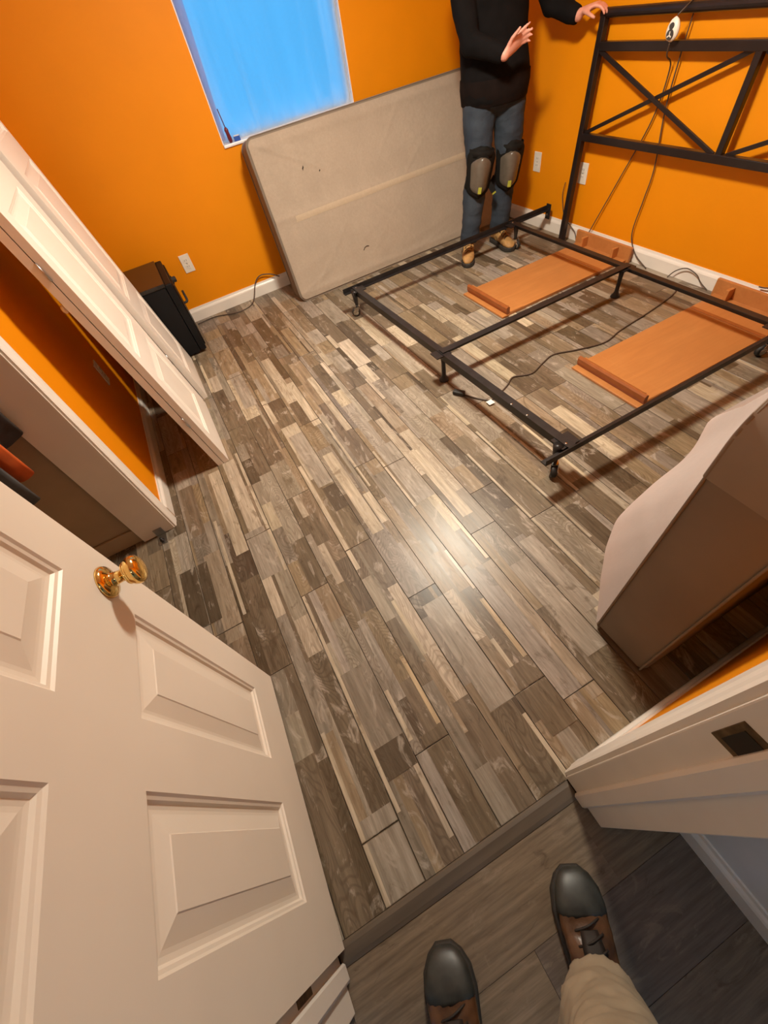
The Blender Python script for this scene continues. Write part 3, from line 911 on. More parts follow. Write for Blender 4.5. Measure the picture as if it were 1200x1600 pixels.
hd = MB().tube(smooth_path([(-0.058, 3.36, 0.25), (-0.032, 3.365, 0.255), (-0.030, 3.40, 0.285), (-0.030, 3.44, 0.295)], 4), 0.008, 8)
hd.build('handle', M['rubber'], dr, smooth=True)
for x in (-0.48, -0.14):
    for yy in (3.13, 3.55):
        MB().lathe([(0.014, 0), (0.016, 0.012)], (x, yy, 0.0002), (0, 0, 1), 12).build('foot', M['rubber'], cb, smooth=True)

# ------------------------------------------------------------------ outlets
def outlet(c, nrm, label):
    c, n = V(c), V(nrm)
    up = V((0, 0, 1)); s = up.cross(n)
    root = tag(empty('wall_outlet', c), label, 'outlet', 'wall outlets')
    def slab(name, w, h, d0, d1, mat, par, dz=0.0, bev=0.0):
        mb = MB()
        mb.bar(c + n * d0 + up * dz, c + n * d1 + up * dz, w, h, up)
        return mb.build(name, mat, par, bevel=bev)
    slab('cover_plate', 0.072, 0.116, 0.0003, 0.006, M['plastic_white'], root, 0, 0.002)
    for dz in (0.0195, -0.0195):
        sk = slab('socket', 0.033, 0.029, 0.006, 0.0085, M['plastic_white'], root, dz, 0.001)
        for sx in (-0.0065, 0.0065):
            mb = MB(); q = c + s * sx + up * (dz + 0.002)
            mb.bar(q + n * 0.0085, q + n * 0.0090, 0.0022, 0.009, up); mb.build('slot', M['hole_shade'], sk)
    mb = MB(); mb.lathe([(0.0035, 0), (0.003, 0.0012), (0, 0.0014)], c + n * 0.006, n, 10); mb.build('screw', M['chrome'], root)
outlet((0.090, YW, 0.385), (0, -1, 0), 'white outlet on the orange wall beside the black cabinet')
outlet((XR, 2.985, 0.400), (-1, 0, 0), 'white outlet on the orange wall beside the standing worker')
outlet((XR, 2.530, 0.395), (-1, 0, 0), 'white outlet half hidden behind the headboard post')
outlet((XL, 2.385, 0.440), (1, 0, 0), 'white outlet on the left wall behind the leaning closet doors')

# ------------------------------------------------------------------ metal bed frame
ZT = 0.183
bf = tag(empty('bed_frame', (1.70, 1.76, 0)), 'dark metal bed frame on casters set out across the plank floor', 'bed frame')
def angle_iron(name, p0, p1, inward, mat=M['black_metal'], w=0.036, t=0.004, parent=bf, low=False):
    p0, p1, n = V(p0), V(p1), V(inward).normalized()
    up = V((0, 0, 1))
    prof = [(0, 0), (w, 0), (w, -t), (t, -t), (t, -w), (0, -w)]
    if low:
        prof = [(0, 0), (t, 0), (t, -w + t), (w, -w + t), (w, -w), (0, -w)]
    mb = MB(); mb.loft([[p + n * a + up * b for a, b in prof] for p in (p0, p1)])
    return mb.build(name, mat, parent)
YA, YC, YM = 2.775, 0.792, 1.712
ra_ = angle_iron('side_rail', (0.925, YA, ZT), (2.668, YA, ZT), (0, -1, 0), w=0.031, low=True)
rc_ = angle_iron('side_rail', (0.932, YC - 0.005, ZT), (2.668, YC + 0.005, ZT), (0, 1, 0), w=0.031, low=True)
rm_ = angle_iron('centre_rail', (1.03, YM + 0.018, ZT - 0.002), (2.33, YM + 0.018, ZT - 0.002), (0, -1, 0), w=0.040)
ft_ = angle_iron('cross_rail', (0.992, YA - 0.005, ZT - 0.008), (1.052, YC + 0.005, ZT - 0.008), (1, 0.03, 0), w=0.038)
hd_ = angle_iron('cross_rail', (2.338, YA - 0.005, ZT - 0.008), (2.338, YC + 0.007, ZT - 0.008), (-1, 0, 0), w=0.036)
for yy, s in ((YA, -1), (YC + 0.004, 1)):
    pl = MB().box(2.655, 2.662, min(yy, yy + s * 0.045), max(yy, yy + s * 0.045), ZT - 0.085, ZT + 0.012).build('headboard_bracket', M['black_metal'], bf, bevel=0.002)
    for dz in (-0.02, -0.055):
        MB().lathe([(0.008, 0), (0.008, 0.004), (0.0, 0.005)], (2.655, yy + s * 0.022, ZT + dz), (-1, 0, 0), 8).build('bolt', M['chrome'], pl)
def rivets(par, pts):
    for p in pts:
        MB().lathe([(0.006, 0), (0.005, 0.003), (0.0, 0.004)], p, (0, 0, 1), 8).build('rivet', M['chrome'], par)
rivets(ft_, [(1.060, YC + 0.03, ZT - 0.008), (1.012, YA - 0.03, ZT - 0.008), (1.052, 1.05, ZT - 0.008), (1.047, 1.15, ZT - 0.008)])
rivets(hd_, [(2.322, YA - 0.03, ZT - 0.008), (2.322, YC + 0.03, ZT - 0.008)])
# gussets where the rails cross
for (cx, cy, sy) in ((1.030, YM, 0), (1.075, YC + 0.05, 1), (1.02, YA - 0.05, -1), (2.310, YA - 0.05, -1), (2.310, YC + 0.05, 1), (2.315, YM, 0)):
    gu = MB(); gu.box(cx - 0.045, cx + 0.045, cy - 0.035, cy + 0.035, ZT - 0.018, ZT - 0.0125)
    gu.build('gusset', M['black_metal'], bf)
def caster(x, y, sw):
    leg = MB().lathe([(0.010, 0.066), (0.011, 0.080), (0.016, 0.12), (0.022, ZT - 0.012)], (x, y, 0), (0, 0, 1), 14).build('leg', M['black_metal'], bf, smooth=True)
    d = V((math.cos(sw), math.sin(sw), 0)); ax = V((-d.y, d.x, 0))
    wc = V((x, y, 0.0295)) + d * 0.014
    whl = MB().lathe([(0.004, -0.012), (0.025, -0.012), (0.029, -0.008), (0.029, 0.008), (0.025, 0.012), (0.004, 0.012)], wc, ax, 20).build('caster_wheel', M['rubber'], leg, smooth=True)
    fk = MB()
    for s in (-1, 1):
        fk.bar(wc + ax * (s * 0.0155), V((x, y, 0.066)) + ax * (s * 0.0155), 0.003, 0.030, d)
        fk.lathe([(0.0185, s * 0.014), (0.0185, s * 0.0165), (0.012, s * 0.018)], wc, ax, 16)
    fk.bar(V((x, y, 0.066)) - ax * 0.017, V((x, y, 0.066)) + ax * 0.017, 0.032, 0.004)
    fk.lathe([(0.007, -0.019), (0.007, 0.019)], wc, ax, 10)
    fk.build('caster_fork', M['chrome'], leg)
caster(0.985, 2.722, 2.6); caster(1.035, 0.835, -2.2); caster(2.34, 2.722, -1.2); caster(2.345, 0.845, 2.8)
def glide(x, y):
    MB().lathe([(0.028, 0.0003), (0.028, 0.006), (0.016, 0.022), (0.012, 0.035), (0.012, 0.11), (0.017, ZT - 0.012)], (x, y, 0), (0, 0, 1), 16).build('leg', M['black_metal'], bf, smooth=True)
glide(1.040, YM - 0.005); glide(2.302, YM + 0.005)

# ------------------------------------------------------------------ headboard
HY1, HY0, HYC = 2.535, 0.70, 1.615
hb = tag(empty('headboard', (2.60, 1.62, 0)), 'tall dark metal headboard with crossed braces leaning at the right wall', 'headboard')
def hx(z):
    return 2.618 + 0.046 * z
def hp_(y, z):
    return (hx(z), y, z)
HTOP = 1.105
for yy in (HY1, HY0):
    MB().bar(hp_(yy, 0.001), hp_(yy, HTOP - 0.01), 0.036, 0.036, (1, 0, 0)).build('post', M['head_metal'], hb, bevel=0.003)
MB().tube([hp_(HY1 + 0.02, HTOP), hp_(HY0 - 0.02, HTOP)], 0.020, 14).build('top_rail', M['head_metal'], hb, smooth=False)
MB().bar(hp_(HY1, 0.985), hp_(HY0, 0.985), 0.036, 0.036, (1, 0, 0)).build('upper_rail', M['head_metal'], hb, bevel=0.003)
MB().bar(hp_(HY1, 0.602), hp_(HY0, 0.602), 0.036, 0.036, (1, 0, 0)).build('lower_rail', M['head_metal'], hb, bevel=0.003)
MB().bar(hp_(HYC, 0.602), hp_(HYC, 0.985), 0.032, 0.032, (1, 0, 0)).build('centre_post', M['head_metal'], hb, bevel=0.003)
for ya, yb in ((HY1 - 0.01, HYC + 0.03), (HYC - 0.03, HY0 + 0.01)):
    for za, zb, dx in ((0.972, 0.615, -0.006), (0.615, 0.972, 0.006)):
        a, b = V(hp_(ya, za)), V(hp_(yb, zb)); a.x += dx; b.x += dx
        MB().bar(a, b, 0.020, 0.011, (1, 0, 0)).build('brace', M['head_metal'], hb, bevel=0.002)

# ------------------------------------------------------------------ hanging remote with cords
rx, ry, rz = 2.612, 2.045, 1.045
rm = tag(empty('hand_remote', (rx, ry, rz - 0.04)), 'white oval hand remote hanging from the headboard top rail', 'remote')
mb = MB()
rings = []
for i in range(11):
    t = -1 + 2 * i / 10
    zz = rz + t * 0.041
    wd = 0.033 * math.sqrt(max(0.02, 1 - t * t)) * (1 - 0.12 * t)
    rings.append([(rx + math.sin(a) * wd * 0.5, ry + math.cos(a) * wd, zz) for a in [2 * PI * j / 20 for j in range(20)]])
mb.loft(rings); mb.build('casing', M['plastic_white'], rm, smooth=True)
mb = MB(); mb.lathe([(0.0, 0.0), (0.019, 0.0), (0.018, 0.004), (0.0, 0.005)], (rx - 0.0125, ry, rz - 0.014), (-1, 0, 0), 20)
fp = mb.build('control_pad', M['plastic_dark'], rm)
mb = MB(); mb.lathe([(0.0, 0.0), (0.0125, 0.0), (0.012, 0.003), (0.0, 0.004)], (rx - 0.0140, ry, rz + 0.0125), (-1, 0, 0), 16)
mb.build('display', M['plastic_dark'], rm)
bc = V((rx - 0.0172, ry, rz - 0.016))
for k in range(3):
    a = PI / 2 + 2 * PI * k / 3
    MB().bar(bc, bc + V((0, math.cos(a), math.sin(a))) * 0.0125, 0.0045, 0.002, (1, 0, 0)).build('button', M['plastic_white'], fp)
lp = smooth_path([(rx, ry - 0.004, rz + 0.044), (rx + 0.018, ry - 0.02, HTOP + 0.004), (hx(HTOP), ry - 0.026, HTOP + 0.0235), (hx(HTOP) + 0.021, ry - 0.026, HTOP + 0.004), (2.69, ry - 0.02, 0.98)], 5)
MB().tube(lp, 0.0028, 8).build('hanging_loop', M['cord'], rm, smooth=True)
c1 = smooth_path([(rx, ry, rz - 0.045), (2.630, ry + 0.01, 0.955), (2.690, ry + 0.02, 0.90), (2.698, ry + 0.05, 0.70), (2.698, ry + 0.17, 0.42), (2.690, ry + 0.30, 0.12), (2.672, ry + 0.34, 0.0065)], 8)
MB().tube(c1, 0.0035, 8).build('cord', M['cord'], rm, smooth=True)
c2 = smooth_path([(2.69, ry - 0.02, 0.98), (2.697, ry - 0.015, 0.75), (2.698, ry - 0.05, 0.50), (2.697, ry - 0.04, 0.34), (2.692, ry - 0.03, 0.16), (2.685, ry - 0.10, 0.06), (2.672, ry - 0.22, 0.0065)], 8)
MB().tube(c2, 0.0035, 8).build('cord', M['cord'], rm, smooth=True)

def cordobj(pts, r, label, cat='cord', mat='cord', n=8):
    o = MB().tube(smooth_path(pts, n), r, 8).build('power_cord', M[mat], None, smooth=True)
    return tag(o, label, cat)
pc = tag(empty('power_cord', (1.2, 1.45, 0)), 'brown extension cord with a dark plug snaking under the bed frame', 'cord')
MB().tube(smooth_path([(1.045, 1.520, 0.005), (1.085, 1.445, 0.005), (1.13, 1.395, 0.005), (1.21, 1.415, 0.005), (1.275, 1.443, 0.005), (1.335, 1.475, 0.005), (1.425, 1.437, 0.005), (1.53, 1.47, 0.005), (1.627, 1.493, 0.005), (1.743, 1.446, 0.005), (1.90, 1.40, 0.005), (2.05, 1.43, 0.005), (2.30, 1.46, 0.005), (2.52, 1.50, 0.005), (2.64, 1.55, 0.006)], 8), 0.0042, 8).build('cord', M['cord'], pc, smooth=True)
MB().bar((1.012, 1.572, 0.0125), (1.047, 1.517, 0.0125), 0.030, 0.022).build('plug', M['rubber'], pc, bevel=0.005)
MB().box(1.095, 1.128, 1.362, 1.395, 0.0095, 0.0102).build('tag', M['paper'], pc)
cordobj([(-0.045, 3.56, 0.005), (0.10, 3.565, 0.005), (0.26, 3.49, 0.005), (0.375, 3.505, 0.005), (0.44, 3.55, 0.03), (0.50, 3.60, 0.11), (0.56, 3.610, 0.145), (0.64, 3.605, 0.13), (0.70, 3.58, 0.10)], 0.004, 'thin dark cord along the wall between the black cabinet and box spring')
cordobj([(2.695, 2.66, 0.33), (2.697, 2.67, 0.25), (2.690, 2.62, 0.14), (2.683, 2.55, 0.10), (2.683, 2.48, 0.06), (2.678, 2.45, 0.006)], 0.0026, 'thin dark cord running down the wall behind the headboard post')
cordobj([(2.672, 1.665, 0.004), (2.678, 1.63, 0.05), (2.680, 1.57, 0.080), (2.680, 1.50, 0.066), (2.680, 1.46, 0.035), (2.672, 1.40, 0.012)], 0.0030, 'dark cord arching against the baseboard behind the panel nearest the doorway')
cordobj([(2.697, 0.96, 0.45), (2.695, 1.02, 0.30), (2.692, 1.06, 0.17), (2.692, 1.11, 0.115), (2.691, 1.16, 0.104)], 0.0034, 'dark cord climbing the right wall above the panel nearest the doorway')

# ------------------------------------------------------------------ orange veneered boards on the floor
def shelf_board(x0, x1, y0, y1, label, up_y=None, seed=0):
    root = tag(empty('wooden_panel', ((x0 + x1) / 2, (y0 + y1) / 2, 0)), label, 'wooden panel', 'orange wooden panels under the bed frame')
    MB().box(x0 + 0.055, x1 - 0.105, y0, y1, 0.0005, 0.019).build('board', M['wood_or'], root, bevel=0.002)
    MB().box(x0 + 0.055, x0 + 0.165, y0 + 0.003, y1 - 0.003, 0.019, 0.0215).build('edge_strip', M['wood_or'], root, bevel=0.001)
    MB().box(x1 - 0.24, x1 - 0.215, y0 + 0.003, y1 - 0.003, 0.019, 0.0215).build('edge_strip', M['wood_dk'], root, bevel=0.001)
    MB().box(x0, x0 + 0.055, y0 - 0.004, y1 + 0.004, 0.0005, 0.012).build('bottom_ledge', M['wood_or'], root, bevel=0.002)
    mb = MB()
    prof = [(x0 + 0.036, 0.012), (x0 + 0.030, 0.030), (x0 + 0.030, 0.052), (x0 + 0.036, 0.060), (x0 + 0.046, 0.061), (x0 + 0.054, 0.054), (x0 + 0.055, 0.012)]
    mb.loft([[(x, yy, z) for x, z in prof] for yy in (y0 - 0.002, y1 + 0.002)])
    mb.build('lip', M['wood_dk'], root)
    MB().box(x0 + 0.0545, x0 + 0.062, y0 + 0.02, y1 - 0.02, 0.0215, 0.056).build('cap_strip', M['wood_or'], root)
    # end panel against the wall
    MB().box(x1 - 0.105, x1 - 0.025, y0 - 0.012, y1 + 0.012, 0.0005, 0.019).build('end_ledge', M['wood_or'], root, bevel=0.002)
    MB().box(x1 - 0.025, x1 - 0.006, y0 - 0.03, y1 + 0.03, 0.0005, 0.095).build('end_panel', M['wood_or'], root, bevel=0.003)
    for yy in (y0 + 0.075, y1 - 0.075):
        MB().box(x1 - 0.075, x1 - 0.025, yy - 0.010, yy + 0.010, 0.019, 0.080).build('corner_block', M['wood_or'], root, bevel=0.003)
shelf_board(1.660, 2.685, 1.992, 2.412, 'orange veneered wooden panel lying by the tan boots of the worker')
shelf_board(1.610, 2.685, 0.915, 1.335, 'orange veneered wooden panel lying by the side rail nearest the doorway')

# ------------------------------------------------------------------ box springs
def box_spring(root, L, H, Tk, cover_mat, cover_fn, guard=True, rt=0.055, rb=0.055):
    """local: length +X 0..L, height z 0..H, cover face at y=0 (towards -y), body to y=+Tk"""
    mb = MB()
    def outline(ins):
        pts = []
        for (cx, cz, a0, r) in ((L - rb, rb, -PI / 2, rb), (L - rt, H - rt, 0, rt), (rt, H - rt, PI / 2, rt), (rb, rb, PI, rb)):
            for k in range(7):
                a = a0 + PI / 2 * k / 6
                pts.append((cx + (r - ins) * math.cos(a), cz + (r - ins) * math.sin(a)))
        return pts
    prof = [(0.012, 0.002), (0.003, 0.004), (0.0, 0.012), (0.0, Tk - 0.02), (0.006, Tk - 0.006), (0.02, Tk)]
    mb.loft([[(x, yy, z) for x, z in outline(ins)] for ins, yy in prof])
    mb.build('upholstered_frame', M['taupe'], root, smooth='auto', local=True)
    # piping cords round both faces
    for yy in (0.006, Tk - 0.008):
        pts = [V((x, yy, z)) for x, z in outline(-0.001)]
        n = len(pts); rings = []
        p2 = MB(); N = 6
        for i in range(n):
            d = (pts[(i + 1) % n] - pts[i - 1]).normalized(); s = d.cross(V((0, 1, 0)))
            rings.append([pts[i] + (V((0, 1, 0)) * math.cos(t) + s * math.sin(t)) * 0.0035 for t in [2 * PI * j / N for j in range(N)]])
        rings.append(rings[0])
        p2.loft(rings, cap=False); p2.build('piping', M['taupe'], root, smooth=True, local=True)
    cv = MB(); cv.grid(cover_fn, 180, 96)
    co = cv.build('dust_cover', cover_mat, root, smooth=True, local=True)
    if guard:
        r = rt
        for (cx, cz, a0) in ((r, H - r, PI / 2), (L - r, H - r, 0)):
            g = MB(); rings = []
            arc = [a0 + PI / 2 * k / 8 for k in range(9)]
            ext = 0.085
            path = []
            d0 = V((math.sin(arc[0]), 0, -math.cos(arc[0]))); d1 = V((-math.sin(arc[-1]), 0, math.cos(arc[-1])))
            s0 = V((cx + r * math.cos(arc[0]), 0, cz + r * math.sin(arc[0]))); s1 = V((cx + r * math.cos(arc[-1]), 0, cz + r * math.sin(arc[-1])))
            path.append((s0 + d0 * ext, V((math.cos(arc[0]), 0, math.sin(arc[0])))))
            path += [(V((cx + r * math.cos(a), 0, cz + r * math.sin(a))), V((math.cos(a), 0, math.sin(a)))) for a in arc]
            path.append((s1 + d1 * ext, V((math.cos(arc[-1]), 0, math.sin(arc[-1])))))
            for p, nn in path:
                rings.append([p + nn * 0.0005 + V((0, 0.0, 0)), p + nn * 0.0035 + V((0, 0.002, 0)), p + nn * 0.0035 + V((0, Tk - 0.002, 0)), p + nn * 0.0005 + V((0, Tk, 0))])
            g.loft(rings); g.build('corner_guard', M['corner_guard'], root, smooth='auto', local=True)
    return co

BL, BH, BT = 1.955, 0.965, 0.17
lean = math.radians(12.6)
rot1 = Matrix.Rotation(-lean, 3, 'X')
# local +z leans towards +Y (wall)
bs1 = tag(empty('box_spring', (0.735, 3.222, 0.003), rot1), 'long box spring leaning under the window with its beige underside showing', 'box spring', 'split box springs')
r1 = random.Random(9)
wrk = [(r1.uniform(0.1, 1.9), r1.uniform(0.05, 0.9), r1.uniform(-1, 1), r1.uniform(0.1, 0.3), r1.uniform(0.0008, 0.002)) for _ in range(26)]
def cover1(u, v):
    x = 0.012 + u * (BL - 0.024); z = 0.012 + v * (BH - 0.024)
    r = 0.055
    # round the corners of the sheet
    dx = min(x, BL - x); dz = min(z, BH - z)
    if dx < r and dz < r:
        ex, ez = r - dx, r - dz
        d = math.hypot(ex, ez)
        if d > r - 0.010:
            k = (r - 0.010) / d
            x += (1 - k) * ex * (1 if x < BL / 2 else -1); z += (1 - k) * ez * (1 if z < BH / 2 else -1)
    e = min(1, min(dx, dz) / 0.05)
    y = -0.003
    # slats showing through
    for zc in (0.05, 0.52, 0.91):
        y -= 0.0045 * math.exp(-((z - zc) / 0.024) ** 2)
    for (cx, cz, s, w, a) in wrk:
        q = (x - cx) * math.sin(s) + (z - cz) * math.cos(s); t = (x - cx) * math.cos(s) - (z - cz) * math.sin(s)
        y -= a * math.exp(-(q / 0.012) ** 2 - (t / w) ** 2) * e
    y += 0.004 * e * math.sin(x * 5 + 1) * math.sin(z * 6)
    # folds pulled towards the top left corner
    for (ax, az, bx, bz, am, wd) in ((0.03, 0.935, 0.55, 0.66, 0.0050, 0.010), (0.03, 0.93, 0.42, 0.80, 0.0035, 0.012), (0.05, 0.90, 0.20, 0.55, 0.0025, 0.012), (0.03, 0.05, 0.40, 0.18, 0.0030, 0.012), (0.15, 0.05, 0.35, 0.24, 0.0028, 0.010), (0.9, 0.10, 1.6, 0.22, 0.0022, 0.02)):
        lx_, lz_ = bx - ax, bz - az; ln = math.hypot(lx_, lz_)
        t = ((x - ax) * lx_ + (z - az) * lz_) / ln; q = ((x - ax) * lz_ - (z - az) * lx_) / ln
        if 0 < t < ln:
            y -= am * math.exp(-(q / wd) ** 2) * math.sin(PI * min(1, t / ln * 0.85 + 0.15)) * e
    return (x, y, z)
dc = box_spring(bs1, BL, BH, BT, M['dust'], cover1, guard=False)
# slat band showing through the cloth, seam ridge, tears
mb = MB()
def band(u, v):
    x = 0.16 + u * (BL - 0.30); z = 0.482 + v * 0.036 + 0.010 * u
    p = cover1(x / BL, z / BH)
    return (x, p[1] - 0.0012 - 0.0015 * math.sin(v * PI), z)
mb.grid(band, 60, 4); mb.build('slat_band', M['slat_show'], bs1, smooth=True, local=True)
for (tx, tz, a, l, w) in ((0.315, 0.745, 1.2, 0.030, 0.011), (0.425, 0.705, 1.0, 0.016, 0.009)):
    mb = MB(); p = V((tx, cover1(tx / BL, tz / BH)[1] - 0.0016, tz)); d = V((math.cos(a), 0, math.sin(a))); s = V((-d.z, 0, d.x))
    pts = [p - d * l / 2, p + s * w / 2 - d * l * 0.1, p + d * l / 2, p - s * w / 2 + d * l * 0.15]
    mb.loft([pts, [q + V((0, 0.001, 0)) for q in pts]]); mb.build('tear', M['hole_shade'], bs1, local=True)
mb = MB(); mb.tube([V((0.590, -0.010, 0.175)), V((0.602, -0.013, 0.192)), V((0.622, -0.012, 0.196)), V((0.640, -0.009, 0.190))], 0.0022, 6); mb.build('loose_thread', M['cord'], bs1, smooth=True, local=True)

# second one upright by the door
rot2 = Matrix.Rotation(math.radians(0.8), 3, 'X') @ Matrix.Rotation(PI, 3, 'Z')
bs2 = tag(empty('box_spring', (0.690 + BL, 0.232, 0.003), rot2), 'box spring standing on edge by the doorway, brown side and pale sagging cloth', 'box spring', 'split box springs')
r2 = random.Random(3)
wk2 = [(r2.uniform(0.0, 1.9), r2.uniform(-0.5, 0.5), r2.uniform(0.02, 0.06), r2.uniform(0.002, 0.006)) for _ in range(30)]
SAG = [(0.0, 0.0), (0.09, 0.025), (0.23, 0.064), (0.37, 0.090), (0.50, 0.096), (0.59, 0.080), (0.66, 0.064), (0.72, 0.050), (0.78, 0.038), (0.835, 0.034), (0.872, 0.040), (0.90, 0.038), (0.935, 0.004), (0.97, 0.0)]
def sag_at(z):
    for (a, p), (b, q) in zip(SAG, SAG[1:]):
        if z <= b:
            t = (z - a) / (b - a)
            return p + (q - p) * t
    return 0.0
def cover2(u, v):
    # the cloth has come loose at the doorway end and hangs away from the frame
    x = 0.004 + u * (BL - 0.008); z = 0.004 + v * (BH - 0.034)
    loose = 0.35 + 0.65 * u ** 2.2
    w = sum(sag_at(z + d) for d in (-0.02, 0, 0.02)) / 3
    y = -0.002 - w * loose * (1 + 0.12 * math.sin(x * 9 + z * 4))
    e = min(1.0, min(v, 1 - v) / 0.2)
    for (cx, s, wd, a) in wk2:
        y -= a * e * math.exp(-(((x - cx) + s * z) / wd) ** 2)
    return (x, y, z)
box_spring(bs2, BL, BH, BT + 0.015, M['dust_pink'], cover2, rt=0.10, rb=0.02)
# ------------------------------------------------------------------ small things on the window sill
sd = tag(empty('screwdriver', (0.700, YW - 0.03, WZ0 + 0.012)), 'dark red screwdriver standing on the window sill corner', 'screwdriver')
px, py, pz = 0.700, YW + 0.006, WZ0 + 0.0122
MB().lathe([(0.006, 0.0), (0.011, 0.004), (0.013, 0.02), (0.011, 0.05), (0.013, 0.065), (0.007, 0.075), (0.004, 0.078)], (px, py, pz), (-0.10, 0, 1), 14).build('handle', M['red_plastic'], sd, smooth=True)
MB().tube([(px - 0.0078, py, pz + 0.077), (px - 0.017, py, pz + 0.165)], 0.003, 8).build('shaft', M['red_plastic'], sd, smooth=True)
bx = tag(empty('tape_box', (0.740, YW, WZ0 + 0.012)), 'small blue and white box on the window sill behind the box spring', 'box')
MB().bar((0.725, YW + 0.012, WZ0 + 0.0245), (0.765, YW + 0.004, WZ0 + 0.0245), 0.024, 0.024).build('box_body', M['blue_plastic'], bx, bevel=0.002)
MB().bar((0.728, YW + 0.0115, WZ0 + 0.0382), (0.762, YW + 0.0045, WZ0 + 0.0382), 0.020, 0.003).build('box_lid', M['paper'], bx)

# ------------------------------------------------------------------ people
def hand(mb, wrist, d, s, curls, thumb=(0.55, 0.75, 0.1), scale=1.0, spread=0.08):
    """palm and five fingers. d: towards the fingertips, s: towards the thumb, palm normal = d x s"""
    w = V(wrist); d = V(d).normalized(); s = V(s); s = (s - d * s.dot(d)).normalized(); n = d.cross(s).normalized()
    k = scale
    pl = []
    for t, hw, ht in ((-0.01, 0.026, 0.019), (0.02, 0.032, 0.018), (0.055, 0.040, 0.016), (0.085, 0.042, 0.0135), (0.100, 0.040, 0.011)):
        c = w + d * (t * k)
        pl.append([c + s * (math.cos(a) * hw * k) + n * (math.sin(a) * ht * k) for a in [2 * PI * j / 14 for j in range(14)]])
    mb.loft(pl)
    for i, (off, L) in enumerate(((0.030, 0.074), (0.0105, 0.082), (-0.0095, 0.076), (-0.029, 0.060))):
        base = w + d * (0.088 * k) + s * (off * k)
        cu = curls[i]
        dirv = (d + s * (spread * (1.5 - i) / 1.5)).normalized()
        pts = [base]; rr = [0.0092 * k]
        q = base
        for seg, (fr, rad) in enumerate(((0.45, 0.0088), (0.32, 0.0078), (0.23, 0.0066))):
            a = cu * (0.6 + 0.55 * seg)
            dv = (dirv * math.cos(a) + n * math.sin(a)).normalized()
            q = q + dv * (L * fr * k); pts.append(q); rr.append(rad * k)
        mb.tube(pts, rr, 10, rnd=True)
    tb = w + d * (0.028 * k) + s * (0.026 * k)
    td = (d * thumb[0] + s * thumb[1] + n * thumb[2]).normalized()
    td2 = (td + d * 0.55 + n * thumb[2]).normalized()
    mb.tube([tb, tb + td * (0.036 * k), tb + td * (0.036 * k) + td2 * (0.032 * k), tb + td * (0.036 * k) + td2 * (0.054 * k)], [0.013 * k, 0.011 * k, 0.0095 * k, 0.008 * k], 10, rnd=True)

def ring_ell(c, f, l, rl, rf, n=24, up=V((0, 0, 1)), flat=0.0):
    """horizontal ellipse: l half width along left dir, rf along forward dir"""
    return [V(c) + l * (math.cos(t) * rl) + f * (math.sin(t) * rf) for t in [2 * PI * j / n for j in range(n)]]

def head(mb, c, f, l, h=0.23):
    """skull, jaw, nose, ears; c = centre of the head"""
    u = V((0, 0, 1))
    prof = [(-0.50, 0.030, 0.036, 0.030), (-0.44, 0.046, 0.056, 0.020), (-0.33, 0.060, 0.074, 0.010), (-0.18, 0.069, 0.085, 0.004), (0.0, 0.075, 0.095, 0.0), (0.18, 0.077, 0.099, -0.003), (0.33, 0.070, 0.090, -0.006), (0.43, 0.052, 0.066, -0.008), (0.495, 0.022, 0.028, -0.008)]
    mb.loft([ring_ell(V(c) + u * (z * h) + f * fo, f, l, rl, rf) for z, rl, rf, fo in prof])
    nb = V(c) + f * 0.094
    mb.tube([nb + u * 0.018, nb + f * 0.010 - u * 0.012, nb + f * 0.016 - u * 0.030], [0.008, 0.010, 0.012], 10, rnd=True)
    for s in (-1, 1):
        e = V(c) + l * (s * 0.078) - f * 0.005
        mb.ell(e - u * 0.005, 0.010, 0.020, 0.030, 10, 8, yaw=math.atan2(f.y, f.x) + PI / 2)
        mb.ell(nb - u * 0.026 + l * (s * 0.009) - f * 0.0, 0.007, 0.009, 0.007, 8, 6)
    mb.tube([V(c) + f * 0.088 - u * 0.055 + l * 0.022, V(c) + f * 0.095 - u * 0.054, V(c) + f * 0.088 - u * 0.055 - l * 0.022], [0.005, 0.0075, 0.005], 8, rnd=True)

def face_parts(c, f, l, par, hairmat):
    u = V((0, 0, 1)); c = V(c)
    for s in (-1, 1):
        e = MB(); e.ell(c + f * 0.080 + l * (s * 0.031) + u * 0.006, 0.013, 0.013, 0.010, 12, 8); eo = e.build('eye', M['eye'], par, smooth=True)
        p = MB(); p.ell(c + f * 0.0915 + l * (s * 0.031) + u * 0.006, 0.005, 0.005, 0.005, 8, 6); p.build('pupil', M['rubber'], eo, smooth=True)
        b = MB(); b.tube([c + f * 0.091 + l * (s * 0.018) + u * 0.027, c + f * 0.090 + l * (s * 0.034) + u * 0.031, c + f * 0.080 + l * (s * 0.050) + u * 0.026], 0.004, 6, rnd=True); b.build('eyebrow', hairmat, par, smooth=True)
    h = MB()
    prof = [(-0.10, 0.074, 0.070, -0.038), (0.05, 0.080, 0.086, -0.022), (0.18, 0.084, 0.100, -0.010), (0.33, 0.079, 0.096, -0.008), (0.45, 0.060, 0.076, -0.009), (0.525, 0.026, 0.034, -0.009)]
    h.loft([ring_ell(c + u * (z * 0.23) + f * fo, f, l, rl, rf) for z, rl, rf, fo in prof])
    h.build('hair', hairmat, par, smooth=True, subsurf=1)

